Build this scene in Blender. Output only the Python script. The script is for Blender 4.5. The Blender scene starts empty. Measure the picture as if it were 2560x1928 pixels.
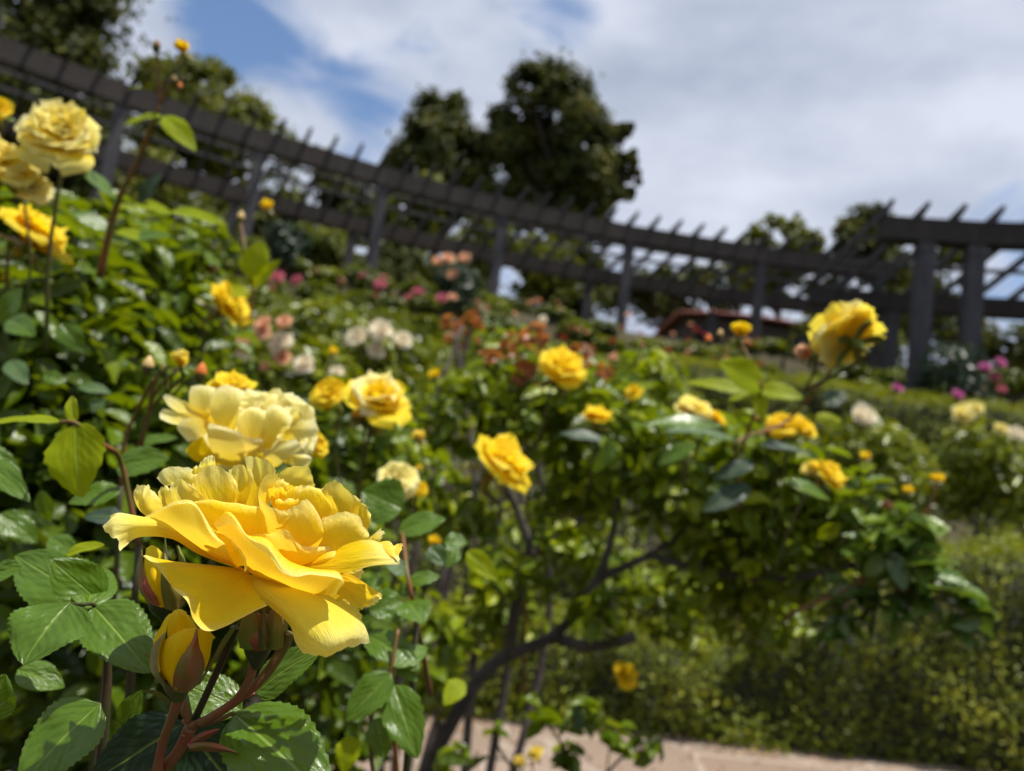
import bpy, math, random
import numpy as np
from mathutils import Vector, noise
random.seed(7); rng = np.random.default_rng(11)
S = bpy.context.scene
# ------------------------------------------------------------------ camera
PITCH, ROLL, FPX = math.radians(7.5), math.radians(7.5), 1852.0
CAM = np.array([0.0, 0.0, 1.05])
cp, sp, cr, sr = math.cos(PITCH), math.sin(PITCH), math.cos(ROLL), math.sin(ROLL)
F = np.array([0, cp, sp]); X0 = np.array([1.0, 0, 0]); U0 = np.array([0, -sp, cp])
R = cr*X0 + sr*U0; U = cr*U0 - sr*X0
def P(sx, sy, d):
    """point seen at photo pixel (2560x1928 frame) at depth d metres"""
    return CAM + d*(F + (sx-1280)/FPX*R + (964-sy)/FPX*U)
K = 1.1573
def Q(ux, uy, d): return P(ux*K, uy*K, d)      # the same from the 2212-wide view
cam = bpy.data.cameras.new('camera'); cam_ob = bpy.data.objects.new('camera', cam)
S.collection.objects.link(cam_ob); S.camera = cam_ob
from mathutils import Matrix
M_ = Matrix(((R[0], U[0], -F[0]), (R[1], U[1], -F[1]), (R[2], U[2], -F[2])))
cam_ob.matrix_world = M_.to_4x4(); cam_ob.location = CAM
cam.sensor_width = 36; cam.lens = FPX/2560*36; cam.clip_start = 0.01; cam.clip_end = 2000
cam.dof.use_dof = True; cam.dof.focus_distance = 0.247; cam.dof.aperture_fstop = cam.lens/2.75
cam.dof.aperture_blades = 0
# ------------------------------------------------------------------ sun, sky, exposure
SUN = np.array([0.25, -0.04, 0.96]); SUN = SUN/np.linalg.norm(SUN)
sun = bpy.data.lights.new('sun', 'SUN'); sun.energy = 5.0; sun.angle = math.radians(0.5); sun.color = (1, .955, .87)
so = bpy.data.objects.new('sun', sun); S.collection.objects.link(so)
so.rotation_euler = Vector(SUN).to_track_quat('Z', 'Y').to_euler()
W = bpy.data.worlds.new('World'); S.world = W; W.use_nodes = True
nt = W.node_tree; N = nt.nodes; L = nt.links
for n in list(N): N.remove(n)
def nd(t, tree=None, **k):
    n = (tree or nt).nodes.new(t)
    for a, b in k.items(): setattr(n, a, b)
    return n
sky = nd('ShaderNodeTexSky', sky_type='NISHITA', sun_disc=False)
sky.sun_elevation = math.asin(SUN[2]); sky.sun_rotation = math.atan2(SUN[0], SUN[1])
sky.air_density = 1.0; sky.dust_density = 0.3; sky.ozone_density = 4.0
bgS = nd('ShaderNodeBackground'); bgS.inputs[1].default_value = 0.12
L.new(sky.outputs[0], bgS.inputs[0])
tc = nd('ShaderNodeTexCoord')
def vdir(ux, uy):
    v = Q(ux, uy, 1.0)-CAM; return v/np.linalg.norm(v)
def math_(op, a, b=None, tree=None):
    m = nd('ShaderNodeMath', tree, operation=op); T = (tree or nt).links
    for i, x in enumerate((a, b)):
        if x is None: continue
        if isinstance(x, (int, float)): m.inputs[i].default_value = x
        else: T.new(x, m.inputs[i])
    return m.outputs[0]
# cloud cover: broken altocumulus sheet with openings in a few directions of the sky
ns = nd('ShaderNodeTexNoise'); ns.inputs['Scale'].default_value = 2.6; ns.inputs['Detail'].default_value = 7; ns.inputs['Roughness'].default_value = .5
ns.inputs['Distortion'].default_value = .25
mp = nd('ShaderNodeMapping'); mp.inputs['Scale'].default_value = (1, 1, 1.9); mp.inputs['Location'].default_value = (3.1, .4, 1.2)
L.new(tc.outputs['Generated'], mp.inputs[0]); L.new(mp.outputs[0], ns.inputs[0])
cover = math_('MULTIPLY', math_('SUBTRACT', ns.outputs[0], .5), 1.7)
ns3 = nd('ShaderNodeTexNoise'); ns3.inputs['Scale'].default_value = 9; ns3.inputs['Detail'].default_value = 5; ns3.inputs['Distortion'].default_value = .6; L.new(mp.outputs[0], ns3.inputs[0])
cover = math_('ADD', cover, math_('MULTIPLY', math_('SUBTRACT', ns3.outputs[0], .5), 1.7))
cover = math_('ADD', cover, 0.86)
holes = [(510, 60, .06, .5), (600, 130, .07, .55), (720, 195, .08, .55), (830, 255, .06, .55), (1160, 25, .06, .5), (1240, 50, .05, .5), (440, 20, .06, .55),
         (930, 100, .05, .25), (2200, 560, .1, .6), (250, 70, .09, -.5), (1500, 200, .25, -.45), (1900, 330, .28, -.55), (1000, 250, .1, -.3), (780, 20, .07, -.3), (640, 300, .05, -.5), (560, 230, .03, -.3), (1160, 620, .12, .4)]
for (hx, hy, rad, amt) in holes:
    v = vdir(hx, hy)
    dot = nd('ShaderNodeVectorMath', operation='DOT_PRODUCT'); L.new(tc.outputs['Generated'], dot.inputs[0]); dot.inputs[1].default_value = v
    # gaussian-like lobe exp(-(1-dot)/(rad^2/2))
    e = math_('EXPONENT', math_('MULTIPLY', math_('SUBTRACT', dot.outputs['Value'], 1.0), 2.0/(rad*rad)))
    cover = math_('SUBTRACT', cover, math_('MULTIPLY', e, amt))
sm = nd('ShaderNodeMapRange', interpolation_type='SMOOTHSTEP'); sm.inputs[1].default_value = 0.05; sm.inputs[2].default_value = 0.95
L.new(cover, sm.inputs[0])
n2 = nd('ShaderNodeTexNoise'); n2.inputs['Scale'].default_value = 4.0; n2.inputs['Detail'].default_value = 7
mp2 = nd('ShaderNodeMapping'); mp2.inputs['Scale'].default_value = (1, 1, 2.2); mp2.inputs['Location'].default_value = (7.1, 2.4, .2)
L.new(tc.outputs['Generated'], mp2.inputs[0]); L.new(mp2.outputs[0], n2.inputs[0])
cr_ = nd('ShaderNodeValToRGB'); cr_.color_ramp.elements[0].position = .33; cr_.color_ramp.elements[1].position = .68
cr_.color_ramp.elements[0].color = (.35, .40, .51, 1); cr_.color_ramp.elements[1].color = (.60, .64, .74, 1)
L.new(n2.outputs[0], cr_.inputs[0])
bgC = nd('ShaderNodeBackground'); L.new(cr_.outputs[0], bgC.inputs[0]); bgC.inputs[1].default_value = 1.0
mx = nd('ShaderNodeMixShader'); L.new(sm.outputs[0], mx.inputs[0]); L.new(bgS.outputs[0], mx.inputs[1]); L.new(bgC.outputs[0], mx.inputs[2])
wo = nd('ShaderNodeOutputWorld'); L.new(mx.outputs[0], wo.inputs[0])
S.view_settings.view_transform = 'Standard'; S.view_settings.look = 'None'; S.view_settings.exposure = 0.30; S.view_settings.gamma = 1.0
S.render.engine = 'CYCLES'
cy = S.cycles; cy.use_denoising = True; cy.max_bounces = 8; cy.transmission_bounces = 6; cy.diffuse_bounces = 4; cy.glossy_bounces = 2
cy.transparent_max_bounces = 4; cy.sample_clamp_indirect = 4; cy.caustics_reflective = False; cy.caustics_refractive = False
# ------------------------------------------------------------------ helpers
LOC = {}
def root_loc(o):
    while o.parent is not None: o = o.parent
    return LOC.get(o.name, np.zeros(3))
def link(o, parent=None):
    S.collection.objects.link(o)
    if parent is not None: o.parent = parent
    return o
def tag(o, label=None, cat=None, group=None, kind=None):
    if label: o['label'] = label
    if cat: o['category'] = cat
    if group: o['group'] = group
    if kind: o['kind'] = kind
    return o
def thing(name, label, cat, loc, group=None):
    o = bpy.data.objects.new(name, None); o.location = loc; o.empty_display_size = .05
    link(o); LOC[o.name] = np.array(loc, float)
    return tag(o, label, cat, group)
def mk(name, V, Fc, mat, parent=None, uv=None, tint=None, smooth=True):
    V = np.asarray(V, float)
    if parent is not None: V = V - root_loc(parent)
    me = bpy.data.meshes.new(name)
    if isinstance(Fc, np.ndarray):
        nf, k = Fc.shape
        me.vertices.add(len(V)); me.vertices.foreach_set('co', V.astype(np.float32).ravel())
        me.loops.add(nf*k); me.loops.foreach_set('vertex_index', Fc.astype(np.int32).ravel())
        me.polygons.add(nf); me.polygons.foreach_set('loop_start', np.arange(0, nf*k, k, dtype=np.int32))
        me.polygons.foreach_set('loop_total', np.full(nf, k, np.int32))
        me.update(calc_edges=True)
    else:
        me.from_pydata([tuple(v) for v in V], [], [tuple(int(i) for i in f) for f in Fc])
    me.polygons.foreach_set('use_smooth', np.full(len(me.polygons), bool(smooth)))
    if uv is not None:
        a = me.attributes.new('puv', 'FLOAT_VECTOR', 'POINT'); a.data.foreach_set('vector', np.c_[uv, np.zeros(len(uv))].astype(np.float32).ravel())
    if tint is not None:
        a = me.attributes.new('tint', 'FLOAT', 'POINT'); a.data.foreach_set('value', np.asarray(tint, np.float32))
    if mat is not None: me.materials.append(mat)
    return link(bpy.data.objects.new(name, me), parent)
def nrm(v):
    v = np.asarray(v, float); return v/(np.linalg.norm(v, axis=-1, keepdims=True)+1e-12)
def catmull(pts, n):
    """pts (k, ...) -> (n, ...) uniform catmull-rom through the control points"""
    p = np.asarray(pts, float); k = len(p)
    if k == 2: t = np.linspace(0, 1, n).reshape((-1,)+(1,)*(p.ndim-1)); return p[0]*(1-t)+p[1]*t
    e = np.concatenate([[2*p[0]-p[1]], p, [2*p[-1]-p[-2]]])
    out = []
    for s in np.linspace(0, k-1, n):
        i = min(int(s), k-2); t = s-i
        a, b, c, d = e[i], e[i+1], e[i+2], e[i+3]
        out.append(.5*((2*b)+(-a+c)*t+(2*a-5*b+4*c-d)*t*t+(-a+3*b-3*c+d)*t**3))
    return np.array(out)
def grid_faces(nr, nc, off=0):
    i = np.arange(nr-1)[:, None]*nc + np.arange(nc-1)[None]; i = i.ravel()+off
    return np.stack([i, i+1, i+nc+1, i+nc], 1)
class MB:
    """collects pieces and links them as ONE mesh"""
    def __init__(s): s.V, s.Q, s.uv, s.t, s.n = [], [], [], [], 0
    def add(s, V, Fq, uv=None, tint=0.5):
        V = np.asarray(V, float); s.V.append(V); s.Q.append(np.asarray(Fq)+s.n); s.n += len(V)
        s.uv.append(np.zeros((len(V), 2)) if uv is None else uv)
        s.t.append(np.full(len(V), tint) if np.isscalar(tint) else tint); return s
    def box(s, c, ax, ay, az, tint=.5):
        c = np.asarray(c, float); v = [c+i*ax+j*ay+k*az for i in (-1, 1) for j in (-1, 1) for k in (-1, 1)]
        s.add(v, [[0, 1, 3, 2], [4, 6, 7, 5], [0, 4, 5, 1], [2, 3, 7, 6], [0, 2, 6, 4], [1, 5, 7, 3]], tint=tint); return s
    def bar(s, a, b, w, h, up=(0, 0, 1), tint=.5):
        a = np.asarray(a, float); b = np.asarray(b, float); d = nrm(b-a); sd = nrm(np.cross(d, up)); u = np.cross(sd, d)
        return s.box((a+b)/2, (b-a)/2, sd*w/2, u*h/2, tint)
    def tube(s, pts, rad, n=8, sub=6, tint=.5, cap=True):
        pts = catmull(pts, (len(pts)-1)*sub+1) if len(pts) > 2 or sub > 1 else np.asarray(pts, float)
        rad = catmull(np.asarray(rad, float)[:, None], len(pts))[:, 0] if not np.isscalar(rad) else np.full(len(pts), rad)
        t = nrm(np.gradient(pts, axis=0)); ref = np.array([.31, .2, .93]); a = nrm(np.cross(t, ref)); b = np.cross(t, a)
        th = np.linspace(0, 2*math.pi, n, endpoint=False)
        ring = pts[:, None]+rad[:, None, None]*(np.cos(th)[None, :, None]*a[:, None]+np.sin(th)[None, :, None]*b[:, None])
        V = ring.reshape(-1, 3); m = len(pts); f = []
        for i in range(m-1):
            for j in range(n): f.append([i*n+j, i*n+(j+1) % n, (i+1)*n+(j+1) % n, (i+1)*n+j])
        uv = np.stack([np.tile(np.arange(n)/n, m), np.repeat(np.linspace(0, 1, m), n)], 1)
        if cap:
            V = np.r_[V, [pts[0], pts[-1]]]; uv = np.r_[uv, [[0, 0], [0, 1]]]
            for j in range(0, n, 2):
                f.append([m*n, (j+2) % n, (j+1) % n, j]); e = (m-1)*n; f.append([m*n+1, e+j, e+(j+1) % n, e+(j+2) % n])
        s.add(V, f, uv, tint); return s
    def build(s, name, mat, parent=None, smooth=True):
        return mk(name, np.concatenate(s.V), np.concatenate(s.Q), mat, parent, np.concatenate(s.uv), np.concatenate(s.t), smooth)
def lathe(c, axis, prof, n=14):
    axis = nrm(axis); a = nrm(np.cross(axis, [.3, .2, .9])); b = np.cross(axis, a); V = []
    for (h, r) in prof:
        for j in range(n):
            t = 2*math.pi*j/n; V.append(c+axis*h+r*(math.cos(t)*a+math.sin(t)*b))
    m = len(prof); f = [[i*n+j, i*n+(j+1) % n, (i+1)*n+(j+1) % n, (i+1)*n+j] for i in range(m-1) for j in range(n)]
    return np.array(V), np.array(f)
# ------------------------------------------------------------------ materials
def mat(name):
    m = bpy.data.materials.new(name); m.use_nodes = True; t = m.node_tree
    b = t.nodes['Principled BSDF']; o = t.nodes['Material Output']; return m, t, b, o
def col(c): return (c[0], c[1], c[2], 1)
def mixc(t, fac, a, b, blend='MIX'):
    m = t.nodes.new('ShaderNodeMix'); m.data_type = 'RGBA'; m.blend_type = blend
    for i, x in ((0, fac), (6, a), (7, b)):
        if isinstance(x, (int, float)): m.inputs[i].default_value = x
        elif isinstance(x, tuple): m.inputs[i].default_value = col(x)
        else: t.links.new(x, m.inputs[i])
    return m.outputs[2]
def ramp(t, x, stops):
    r = t.nodes.new('ShaderNodeValToRGB'); e = r.color_ramp.elements
    while len(e) < len(stops): e.new(.5)
    for i, (p, c) in enumerate(stops): e[i].position = p; e[i].color = col(c) if not np.isscalar(c) else (c, c, c, 1)
    t.links.new(x, r.inputs[0]); return r.outputs[0]
def attr(t, n, o='Fac'):
    a = t.nodes.new('ShaderNodeAttribute'); a.attribute_name = n; return a.outputs[o]
def noise_(t, scale, vec=None, detail=4, rough=.5, out=0):
    n = t.nodes.new('ShaderNodeTexNoise'); n.inputs['Scale'].default_value = scale; n.inputs['Detail'].default_value = detail; n.inputs['Roughness'].default_value = rough
    if vec is None:
        c = t.nodes.new('ShaderNodeTexCoord'); vec = c.outputs['Object']
    t.links.new(vec, n.inputs[0]); return n.outputs[out]
def bump(t, b, h, strength, dist):
    n = t.nodes.new('ShaderNodeBump'); n.inputs['Strength'].default_value = strength; n.inputs['Distance'].default_value = dist
    t.links.new(h, n.inputs['Height']); t.links.new(n.outputs[0], b.inputs['Normal']); return n.outputs[0]
def translucent(t, b, o, c, fac, nrml=None):
    tr = t.nodes.new('ShaderNodeBsdfTranslucent'); m = t.nodes.new('ShaderNodeMixShader'); m.inputs[0].default_value = fac
    if isinstance(c, tuple): tr.inputs[0].default_value = col(c)
    else: t.links.new(c, tr.inputs[0])
    if nrml is not None: t.links.new(nrml, tr.inputs[1])
    t.links.new(b.outputs[0], m.inputs[1]); t.links.new(tr.outputs[0], m.inputs[2]); t.links.new(m.outputs[0], o.inputs[0])
def foliage_mat(name, dark, mid, light, tcol, rough=.38, tfac=.3, spec=.5, bmp=0):
    m, t, b, o = mat(name); f = attr(t, 'tint')
    c = ramp(t, f, [(0, dark), (.55, mid), (1, light)]); t.links.new(c, b.inputs['Base Color'])
    b.inputs['Roughness'].default_value = rough; b.inputs['Specular IOR Level'].default_value = spec
    if bmp: bump(t, b, noise_(t, bmp, None, 2), .9, .004)
    translucent(t, b, o, mixc(t, .5, c, tcol, 'MIX'), tfac); return m
M = {}
M['rose_leaf'] = foliage_mat('rose_leaf', (.014, .034, .002), (.11, .18, .004), (.32, .37, .006), (.38, .46, .003), .33, .34, .38, 90)
M['bush_leaf'] = foliage_mat('bush_leaf', (.034, .056, .002), (.135, .18, .003), (.33, .35, .008), (.46, .48, .003), .34, .24, .42)
M['hedge_leaf'] = foliage_mat('hedge_leaf', (.022, .036, .002), (.15, .185, .004), (.42, .42, .03), (.44, .46, .006), .45, .28, .3)
M['gloss_leaf'] = foliage_mat('gloss_leaf', (.05, .10, .015), (.10, .18, .02), (.20, .28, .03), (.28, .42, .02), .38, .25, .8, 70)
M['tree_leaf'] = foliage_mat('tree_leaf', (.018, .028, .006), (.075, .095, .014), (.21, .19, .03), (.15, .15, .015), .6, .2, .25)
M['tree_green'] = foliage_mat('tree_green', (.035, .05, .005), (.11, .13, .010), (.24, .23, .015), (.3, .32, .01), .55, .28, .3)
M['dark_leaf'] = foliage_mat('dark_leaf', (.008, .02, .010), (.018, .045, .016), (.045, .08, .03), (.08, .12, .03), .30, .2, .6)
M['red_leaf'] = foliage_mat('red_leaf', (.20, .07, .02), (.42, .13, .04), (.50, .26, .05), (.55, .22, .04), .35, .35)
def hero_leaf(name, c0, c1, tcol, rough=.30, dust=.08, tf=.26, spec=.5):
    m, t, b, o = mat(name); uv = attr(t, 'puv', 'Vector'); lk = t.links
    sx = t.nodes.new('ShaderNodeSeparateXYZ'); lk.new(uv, sx.inputs[0]); u, v = sx.outputs[0], sx.outputs[1]
    au = math_('ABSOLUTE', u, tree=t)
    wob = math_('MULTIPLY', noise_(t, 3.0, uv, 2), .9, t)
    ph = math_('ADD', math_('SUBTRACT', math_('MULTIPLY', v, 7.0, t), math_('MULTIPLY', math_('POWER', au, 1.2, t), 3.2, t), t), wob, t)
    tri = math_('ABSOLUTE', math_('SUBTRACT', math_('FRACT', ph, tree=t), .5, t), tree=t)      # 0 at a side vein
    vein = ramp(t, tri, [(0, 1.0), (.07, .25), (.16, 0.0)])
    mid = ramp(t, au, [(0, 1.0), (.025, .8), (.06, 0.0)])
    puff = math_('SUBTRACT', 1.0, ramp(t, tri, [(0, 1.0), (.5, 0.0)]), t)
    vor = t.nodes.new('ShaderNodeTexVoronoi'); vor.feature = 'DISTANCE_TO_EDGE'; vor.inputs['Scale'].default_value = 34; lk.new(uv, vor.inputs[0])
    cells = ramp(t, vor.outputs[0], [(0, 0.0), (.12, 1.0)])
    base = mixc(t, noise_(t, 4.0, uv, 3), c0, c1)
    base = mixc(t, math_('MULTIPLY', cells, .18, t), base, tuple(x*.8 for x in c0))
    base = mixc(t, math_('MULTIPLY', vein, .22, t), base, (.15, .25, .02))
    base = mixc(t, math_('MULTIPLY', mid, .75, t), base, (.22, .32, .05))
    sp_ = ramp(t, noise_(t, 7.0, uv, 6, .7), [(.58, 0.0), (.70, 1.0)])
    base = mixc(t, math_('MULTIPLY', sp_, dust, t), base, (.32, .36, .26))
    lk.new(base, b.inputs['Base Color']); b.inputs['Specular IOR Level'].default_value = spec
    rg = ramp(t, noise_(t, 9.0, uv, 4), [(.3, rough-.05), (.7, rough+.12)]); lk.new(rg, b.inputs['Roughness'])
    h = math_('ADD', math_('MULTIPLY', puff, .26, t), math_('MULTIPLY', cells, .05, t), t)
    h = math_('ADD', h, math_('MULTIPLY', noise_(t, 8.0, uv, 2), .25, t), t)
    h = math_('SUBTRACT', h, math_('MULTIPLY', mid, .8, t), t)
    h = math_('ADD', h, math_('MULTIPLY', noise_(t, 2.6, uv, 1), 3.2, t), t)
    nb = bump(t, b, h, .5, .0010)
    translucent(t, b, o, mixc(t, .35, tcol, base), tf); return m
M['leaf_a'] = hero_leaf('leaf_glossy', (.058, .125, .003), (.10, .185, .004), (.34, .50, .003), .21)
M['leaf_g'] = hero_leaf('leaf_glinting', (.05, .11, .03), (.09, .15, .04), (.2, .3, .03), .34)
M['leaf_y'] = hero_leaf('leaf_yellow_green', (.26, .34, .003), (.33, .39, .004), (.62, .66, .004), .42, .05, .45, .15)  # yellow-green leaf, with back-lit glow brightened into its base colour
M['leaf_d'] = hero_leaf('leaf_dark', (.012, .034, .016), (.022, .052, .022), (.05, .12, .03), .42, .1, .15)
def petal_mat(name, base, mid, edge, tbase, tedge, rough=.48, tf=.48, grow=1.0):
    m, t, b, o = mat(name); uv = attr(t, 'puv', 'Vector'); lk = t.links
    sx = t.nodes.new('ShaderNodeSeparateXYZ'); lk.new(uv, sx.inputs[0]); u, v = sx.outputs[0], sx.outputs[1]
    vv = math_('ADD', v, math_('MULTIPLY', math_('SUBTRACT', noise_(t, 2.2, uv, 3), .5, t), .35, t), t)
    c = ramp(t, vv, [(0, base), (.58, mid), (1.0, edge)])
    mpn = t.nodes.new('ShaderNodeMapping'); mpn.inputs['Scale'].default_value = (26, 2.2, 1); lk.new(uv, mpn.inputs[0])
    fine = noise_(t, 1.0, mpn.outputs[0], 4, .6)
    c2 = mixc(t, math_('MULTIPLY', ramp(t, fine, [(.38, 1.0), (.5, 0.0)]), .24, t), c, tuple(x*.72 for x in mid))
    lk.new(c2, b.inputs['Base Color']); b.inputs['Roughness'].default_value = rough; b.inputs['Specular IOR Level'].default_value = .15
    
    soft = noise_(t, 5.0, uv, 3)
    h = math_('ADD', math_('MULTIPLY', fine, .5, t), math_('MULTIPLY', soft, 1.2, t), t)
    bump(t, b, h, .55, .0011)
    tcx = ramp(t, vv, [(0, tbase), (.9, tedge)])
    translucent(t, b, o, tcx, tf); return m
M['petal'] = petal_mat('petal_yellow', (.93, .50, .002), (.95, .71, .010), (.97, .89, .30), (1, .66, .002), (1, .87, .12))
M['petal_rim'] = petal_mat('petal_rim', (.93, .58, .004), (.96, .80, .09), (.97, .91, .42), (1, .72, .004), (1, .91, .22))
M['petal_pale'] = petal_mat('petal_pale', (.94, .62, .012), (.96, .85, .22), (.97, .93, .55), (1, .72, .012), (1, .92, .30), tf=.45)
M['petal_r'] = petal_mat('petal_rosette', (.94, .56, .004), (.96, .74, .02), (.97, .91, .36), (1, .68, .004), (1, .88, .15), tf=.45)
M['petal_b'] = petal_mat('petal_back', (.90, .50, .004), (.90, .66, .02), (.92, .80, .20), (.95, .6, .004), (.95, .80, .08), tf=.5)
M['petal_gold'] = petal_mat('petal_gold', (.95, .54, .002), (.97, .70, .004), (.98, .82, .05), (1, .62, .002), (1, .78, .015))
M['petal_cream'] = petal_mat('petal_cream', (.90, .70, .34), (.92, .82, .58), (.94, .89, .74), (.95, .75, .45), (.95, .88, .7))
M['petal_peach'] = petal_mat('petal_peach', (.85, .30, .09), (.88, .45, .22), (.90, .66, .46), (.95, .45, .18), (.95, .6, .4))
M['petal_pink'] = petal_mat('petal_pink', (.55, .06, .12), (.62, .10, .17), (.7, .25, .3), (.7, .1, .15), (.7, .25, .3))
M['petal_red'] = petal_mat('petal_red', (.40, .02, .02), (.5, .035, .03), (.55, .08, .06), (.6, .05, .04), (.6, .1, .08))
M['petal_magenta'] = petal_mat('petal_magenta', (.6, .05, .3), (.65, .10, .38), (.7, .25, .45), (.7, .1, .4), (.7, .2, .5))
def stem_mat(name, c0, c1, rough=.45):
    m, t, b, o = mat(name); f = attr(t, 'tint'); v = attr(t, 'puv', 'Vector')
    c = mixc(t, ramp(t, noise_(t, 60, None, 4), [(.35, 0.0), (.65, 1.0)]), c0, c1); t.links.new(c, b.inputs['Base Color'])
    b.inputs['Roughness'].default_value = rough; b.inputs['Specular IOR Level'].default_value = .25; bump(t, b, noise_(t, 900, None, 3), .3, .0004); return m
M['stem_green'] = stem_mat('stem_green', (.06, .10, .018), (.12, .08, .03))
M['stem_red'] = stem_mat('stem_red', (.23, .075, .035), (.12, .11, .025))
M['stem_dark'] = stem_mat('stem_dark', (.03, .05, .014), (.06, .04, .02))
M['sepal'] = stem_mat('sepal', (.10, .16, .02), (.20, .14, .03))
M['sepal_red'] = stem_mat('sepal_red', (.30, .06, .045), (.12, .15, .02))
m, t, b, o = mat('bark'); c = mixc(t, ramp(t, noise_(t, 22, None, 6, .65), [(.3, 0.0), (.7, 1.0)]), (.03, .022, .017), (.13, .11, .10)); t.links.new(c, b.inputs['Base Color'])
b.inputs['Roughness'].default_value = .85; bump(t, b, noise_(t, 60, None, 5, .7), .8, .006); M['bark'] = m
m, t, b, o = mat('tree_bark'); c = mixc(t, noise_(t, 3, None, 6, .65), (.05, .035, .025), (.13, .10, .08)); t.links.new(c, b.inputs['Base Color'])
b.inputs['Roughness'].default_value = .9; bump(t, b, noise_(t, 8, None, 5, .7), .8, .05); M['tree_bark'] = m
def wood(name, a, bb):
    m, t, b, o = mat(name); c0 = t.nodes.new('ShaderNodeTexCoord'); mpn = t.nodes.new('ShaderNodeMapping'); mpn.inputs['Scale'].default_value = (6, 6, 1.2)
    t.links.new(c0.outputs['Object'], mpn.inputs[0]); f = noise_(t, 1.6, mpn.outputs[0], 6, .6)
    c = mixc(t, ramp(t, f, [(.3, 0.0), (.7, 1.0)]), a, bb); c = mixc(t, math_('MULTIPLY', attr(t, 'tint'), .35, t), c, (.05, .036, .03))
    t.links.new(c, b.inputs['Base Color']); b.inputs['Roughness'].default_value = .8; bump(t, b, f, .5, .02); return m
M['beam'] = wood('beam_wood', (.014, .011, .010), (.038, .028, .024)); M['post'] = wood('post_wood', (.03, .028, .034), (.07, .065, .074)); M['rafter'] = wood('rafter_wood', (.03, .028, .030), (.07, .065, .065))
m, t, b, o = mat('soil'); c = mixc(t, noise_(t, 6, None, 8, .65), (.03, .028, .010), (.085, .068, .03)); t.links.new(c, b.inputs['Base Color'])
b.inputs['Roughness'].default_value = .95; bump(t, b, noise_(t, 25, None, 8, .7), 1, .03); M['soil'] = m
m, t, b, o = mat('flagstone'); tcx = t.nodes.new('ShaderNodeTexCoord')
vor = t.nodes.new('ShaderNodeTexVoronoi'); vor.feature = 'DISTANCE_TO_EDGE'; vor.inputs['Scale'].default_value = 2.1; t.links.new(tcx.outputs['Object'], vor.inputs[0])
vo2 = t.nodes.new('ShaderNodeTexVoronoi'); vo2.inputs['Scale'].default_value = 2.1; t.links.new(tcx.outputs['Object'], vo2.inputs[0])
gap = ramp(t, vor.outputs[0], [(0.0, 0.0), (.025, 0.15), (.04, 1.0)])
stone = mixc(t, vo2.outputs['Color'], (.19, .13, .09), (.31, .235, .18)); stone = mixc(t, math_('MULTIPLY', noise_(t, 9, None, 6), .55, t), stone, (.16, .115, .085))
t.links.new(mixc(t, gap, (.30, .24, .19), stone), b.inputs['Base Color']); b.inputs['Roughness'].default_value = .85
bump(t, b, math_('ADD', math_('MULTIPLY', gap, .6, t), math_('MULTIPLY', noise_(t, 14, None, 6), .6, t), t), .7, .012); M['flagstone'] = m
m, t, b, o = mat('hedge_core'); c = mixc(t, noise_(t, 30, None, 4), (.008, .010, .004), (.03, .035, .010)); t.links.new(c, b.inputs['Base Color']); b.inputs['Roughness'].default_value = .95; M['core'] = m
m, t, b, o = mat('roof_tile'); c = mixc(t, noise_(t, 4, None, 5), (.24, .075, .055), (.34, .12, .09)); t.links.new(c, b.inputs['Base Color']); b.inputs['Roughness'].default_value = .8
wv = t.nodes.new('ShaderNodeTexWave'); wv.inputs['Scale'].default_value = 3; tcx = t.nodes.new('ShaderNodeTexCoord'); t.links.new(tcx.outputs['Object'], wv.inputs[0]); bump(t, b, wv.outputs[0], .6, .04); M['roof'] = m
m, t, b, o = mat('stucco'); c = mixc(t, noise_(t, 3, None, 6), (.05, .04, .03), (.08, .06, .045)); t.links.new(c, b.inputs['Base Color']); b.inputs['Roughness'].default_value = .9; M['stucco'] = m
m, t, b, o = mat('window_glass'); b.inputs['Base Color'].default_value = (.02, .025, .03, 1); b.inputs['Roughness'].default_value = .1; M['glass'] = m
m, t, b, o = mat('litter'); c = ramp(t, attr(t, 'tint'), [(0, (.10, .05, .02)), (.5, (.28, .16, .07)), (.8, (.55, .30, .18)), (1, (.7, .5, .2))]); t.links.new(c, b.inputs['Base Color']); b.inputs['Roughness'].default_value = .7; M['litter'] = m
# ------------------------------------------------------------------ terrain (an amphitheatre of terraces centred behind the camera)
CX, CY = 6.0, -8.4; PC_ = None
def gz_rho(r):
    return np.interp(r, [0, 14.0, 14.8, 24.0, 25.0, 40, 700], [0, 0, .14, 3.5, 4.75, 4.85, 9.0])
def gz(x, y): return float(gz_rho(math.hypot(x-CX, y-CY)))
def pol(phi, rho, z, c=None):
    if PC_ is not None: return np.array([PC_[0]+rho*math.sin(phi), PC_[1]+rho*math.cos(phi), z])
    return np.array([CX+rho*math.sin(phi), CY+rho*math.cos(phi), z])
rr = np.r_[np.linspace(.05, 12, 8), np.linspace(12.6, 26, 56), np.linspace(27, 45, 14), 60, 90, 150, 300, 700]
na = 240; aa = np.linspace(0, 2*math.pi, na, endpoint=False)
V = np.array([[CX+r*math.sin(a), CY+r*math.cos(a), gz_rho(r)+(.03*noise.noise((r*1.3, a*12, 0)) if 13.9 < r < 26 else 0)] for r in rr for a in aa])
Fg = np.array([[i*na+j, (i+1)*na+j, (i+1)*na+(j+1) % na, i*na+(j+1) % na] for i in range(len(rr)-1) for j in range(na)])[:, ::-1]
g = mk('ground', V, Fg, M['soil']); tag(g, kind='structure')
def edge_y(x): return 3.38+.065*x
xs = np.linspace(-9, 9, 60); V, Fq = [], []
for x in xs:
    for j, dy in enumerate((-1.75, -1.2, -.6, 0.05)):
        y = edge_y(x)+dy; V.append((x, y, gz(x, y)+.035))
Fq = grid_faces(60, 4)[:, ::-1]
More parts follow.
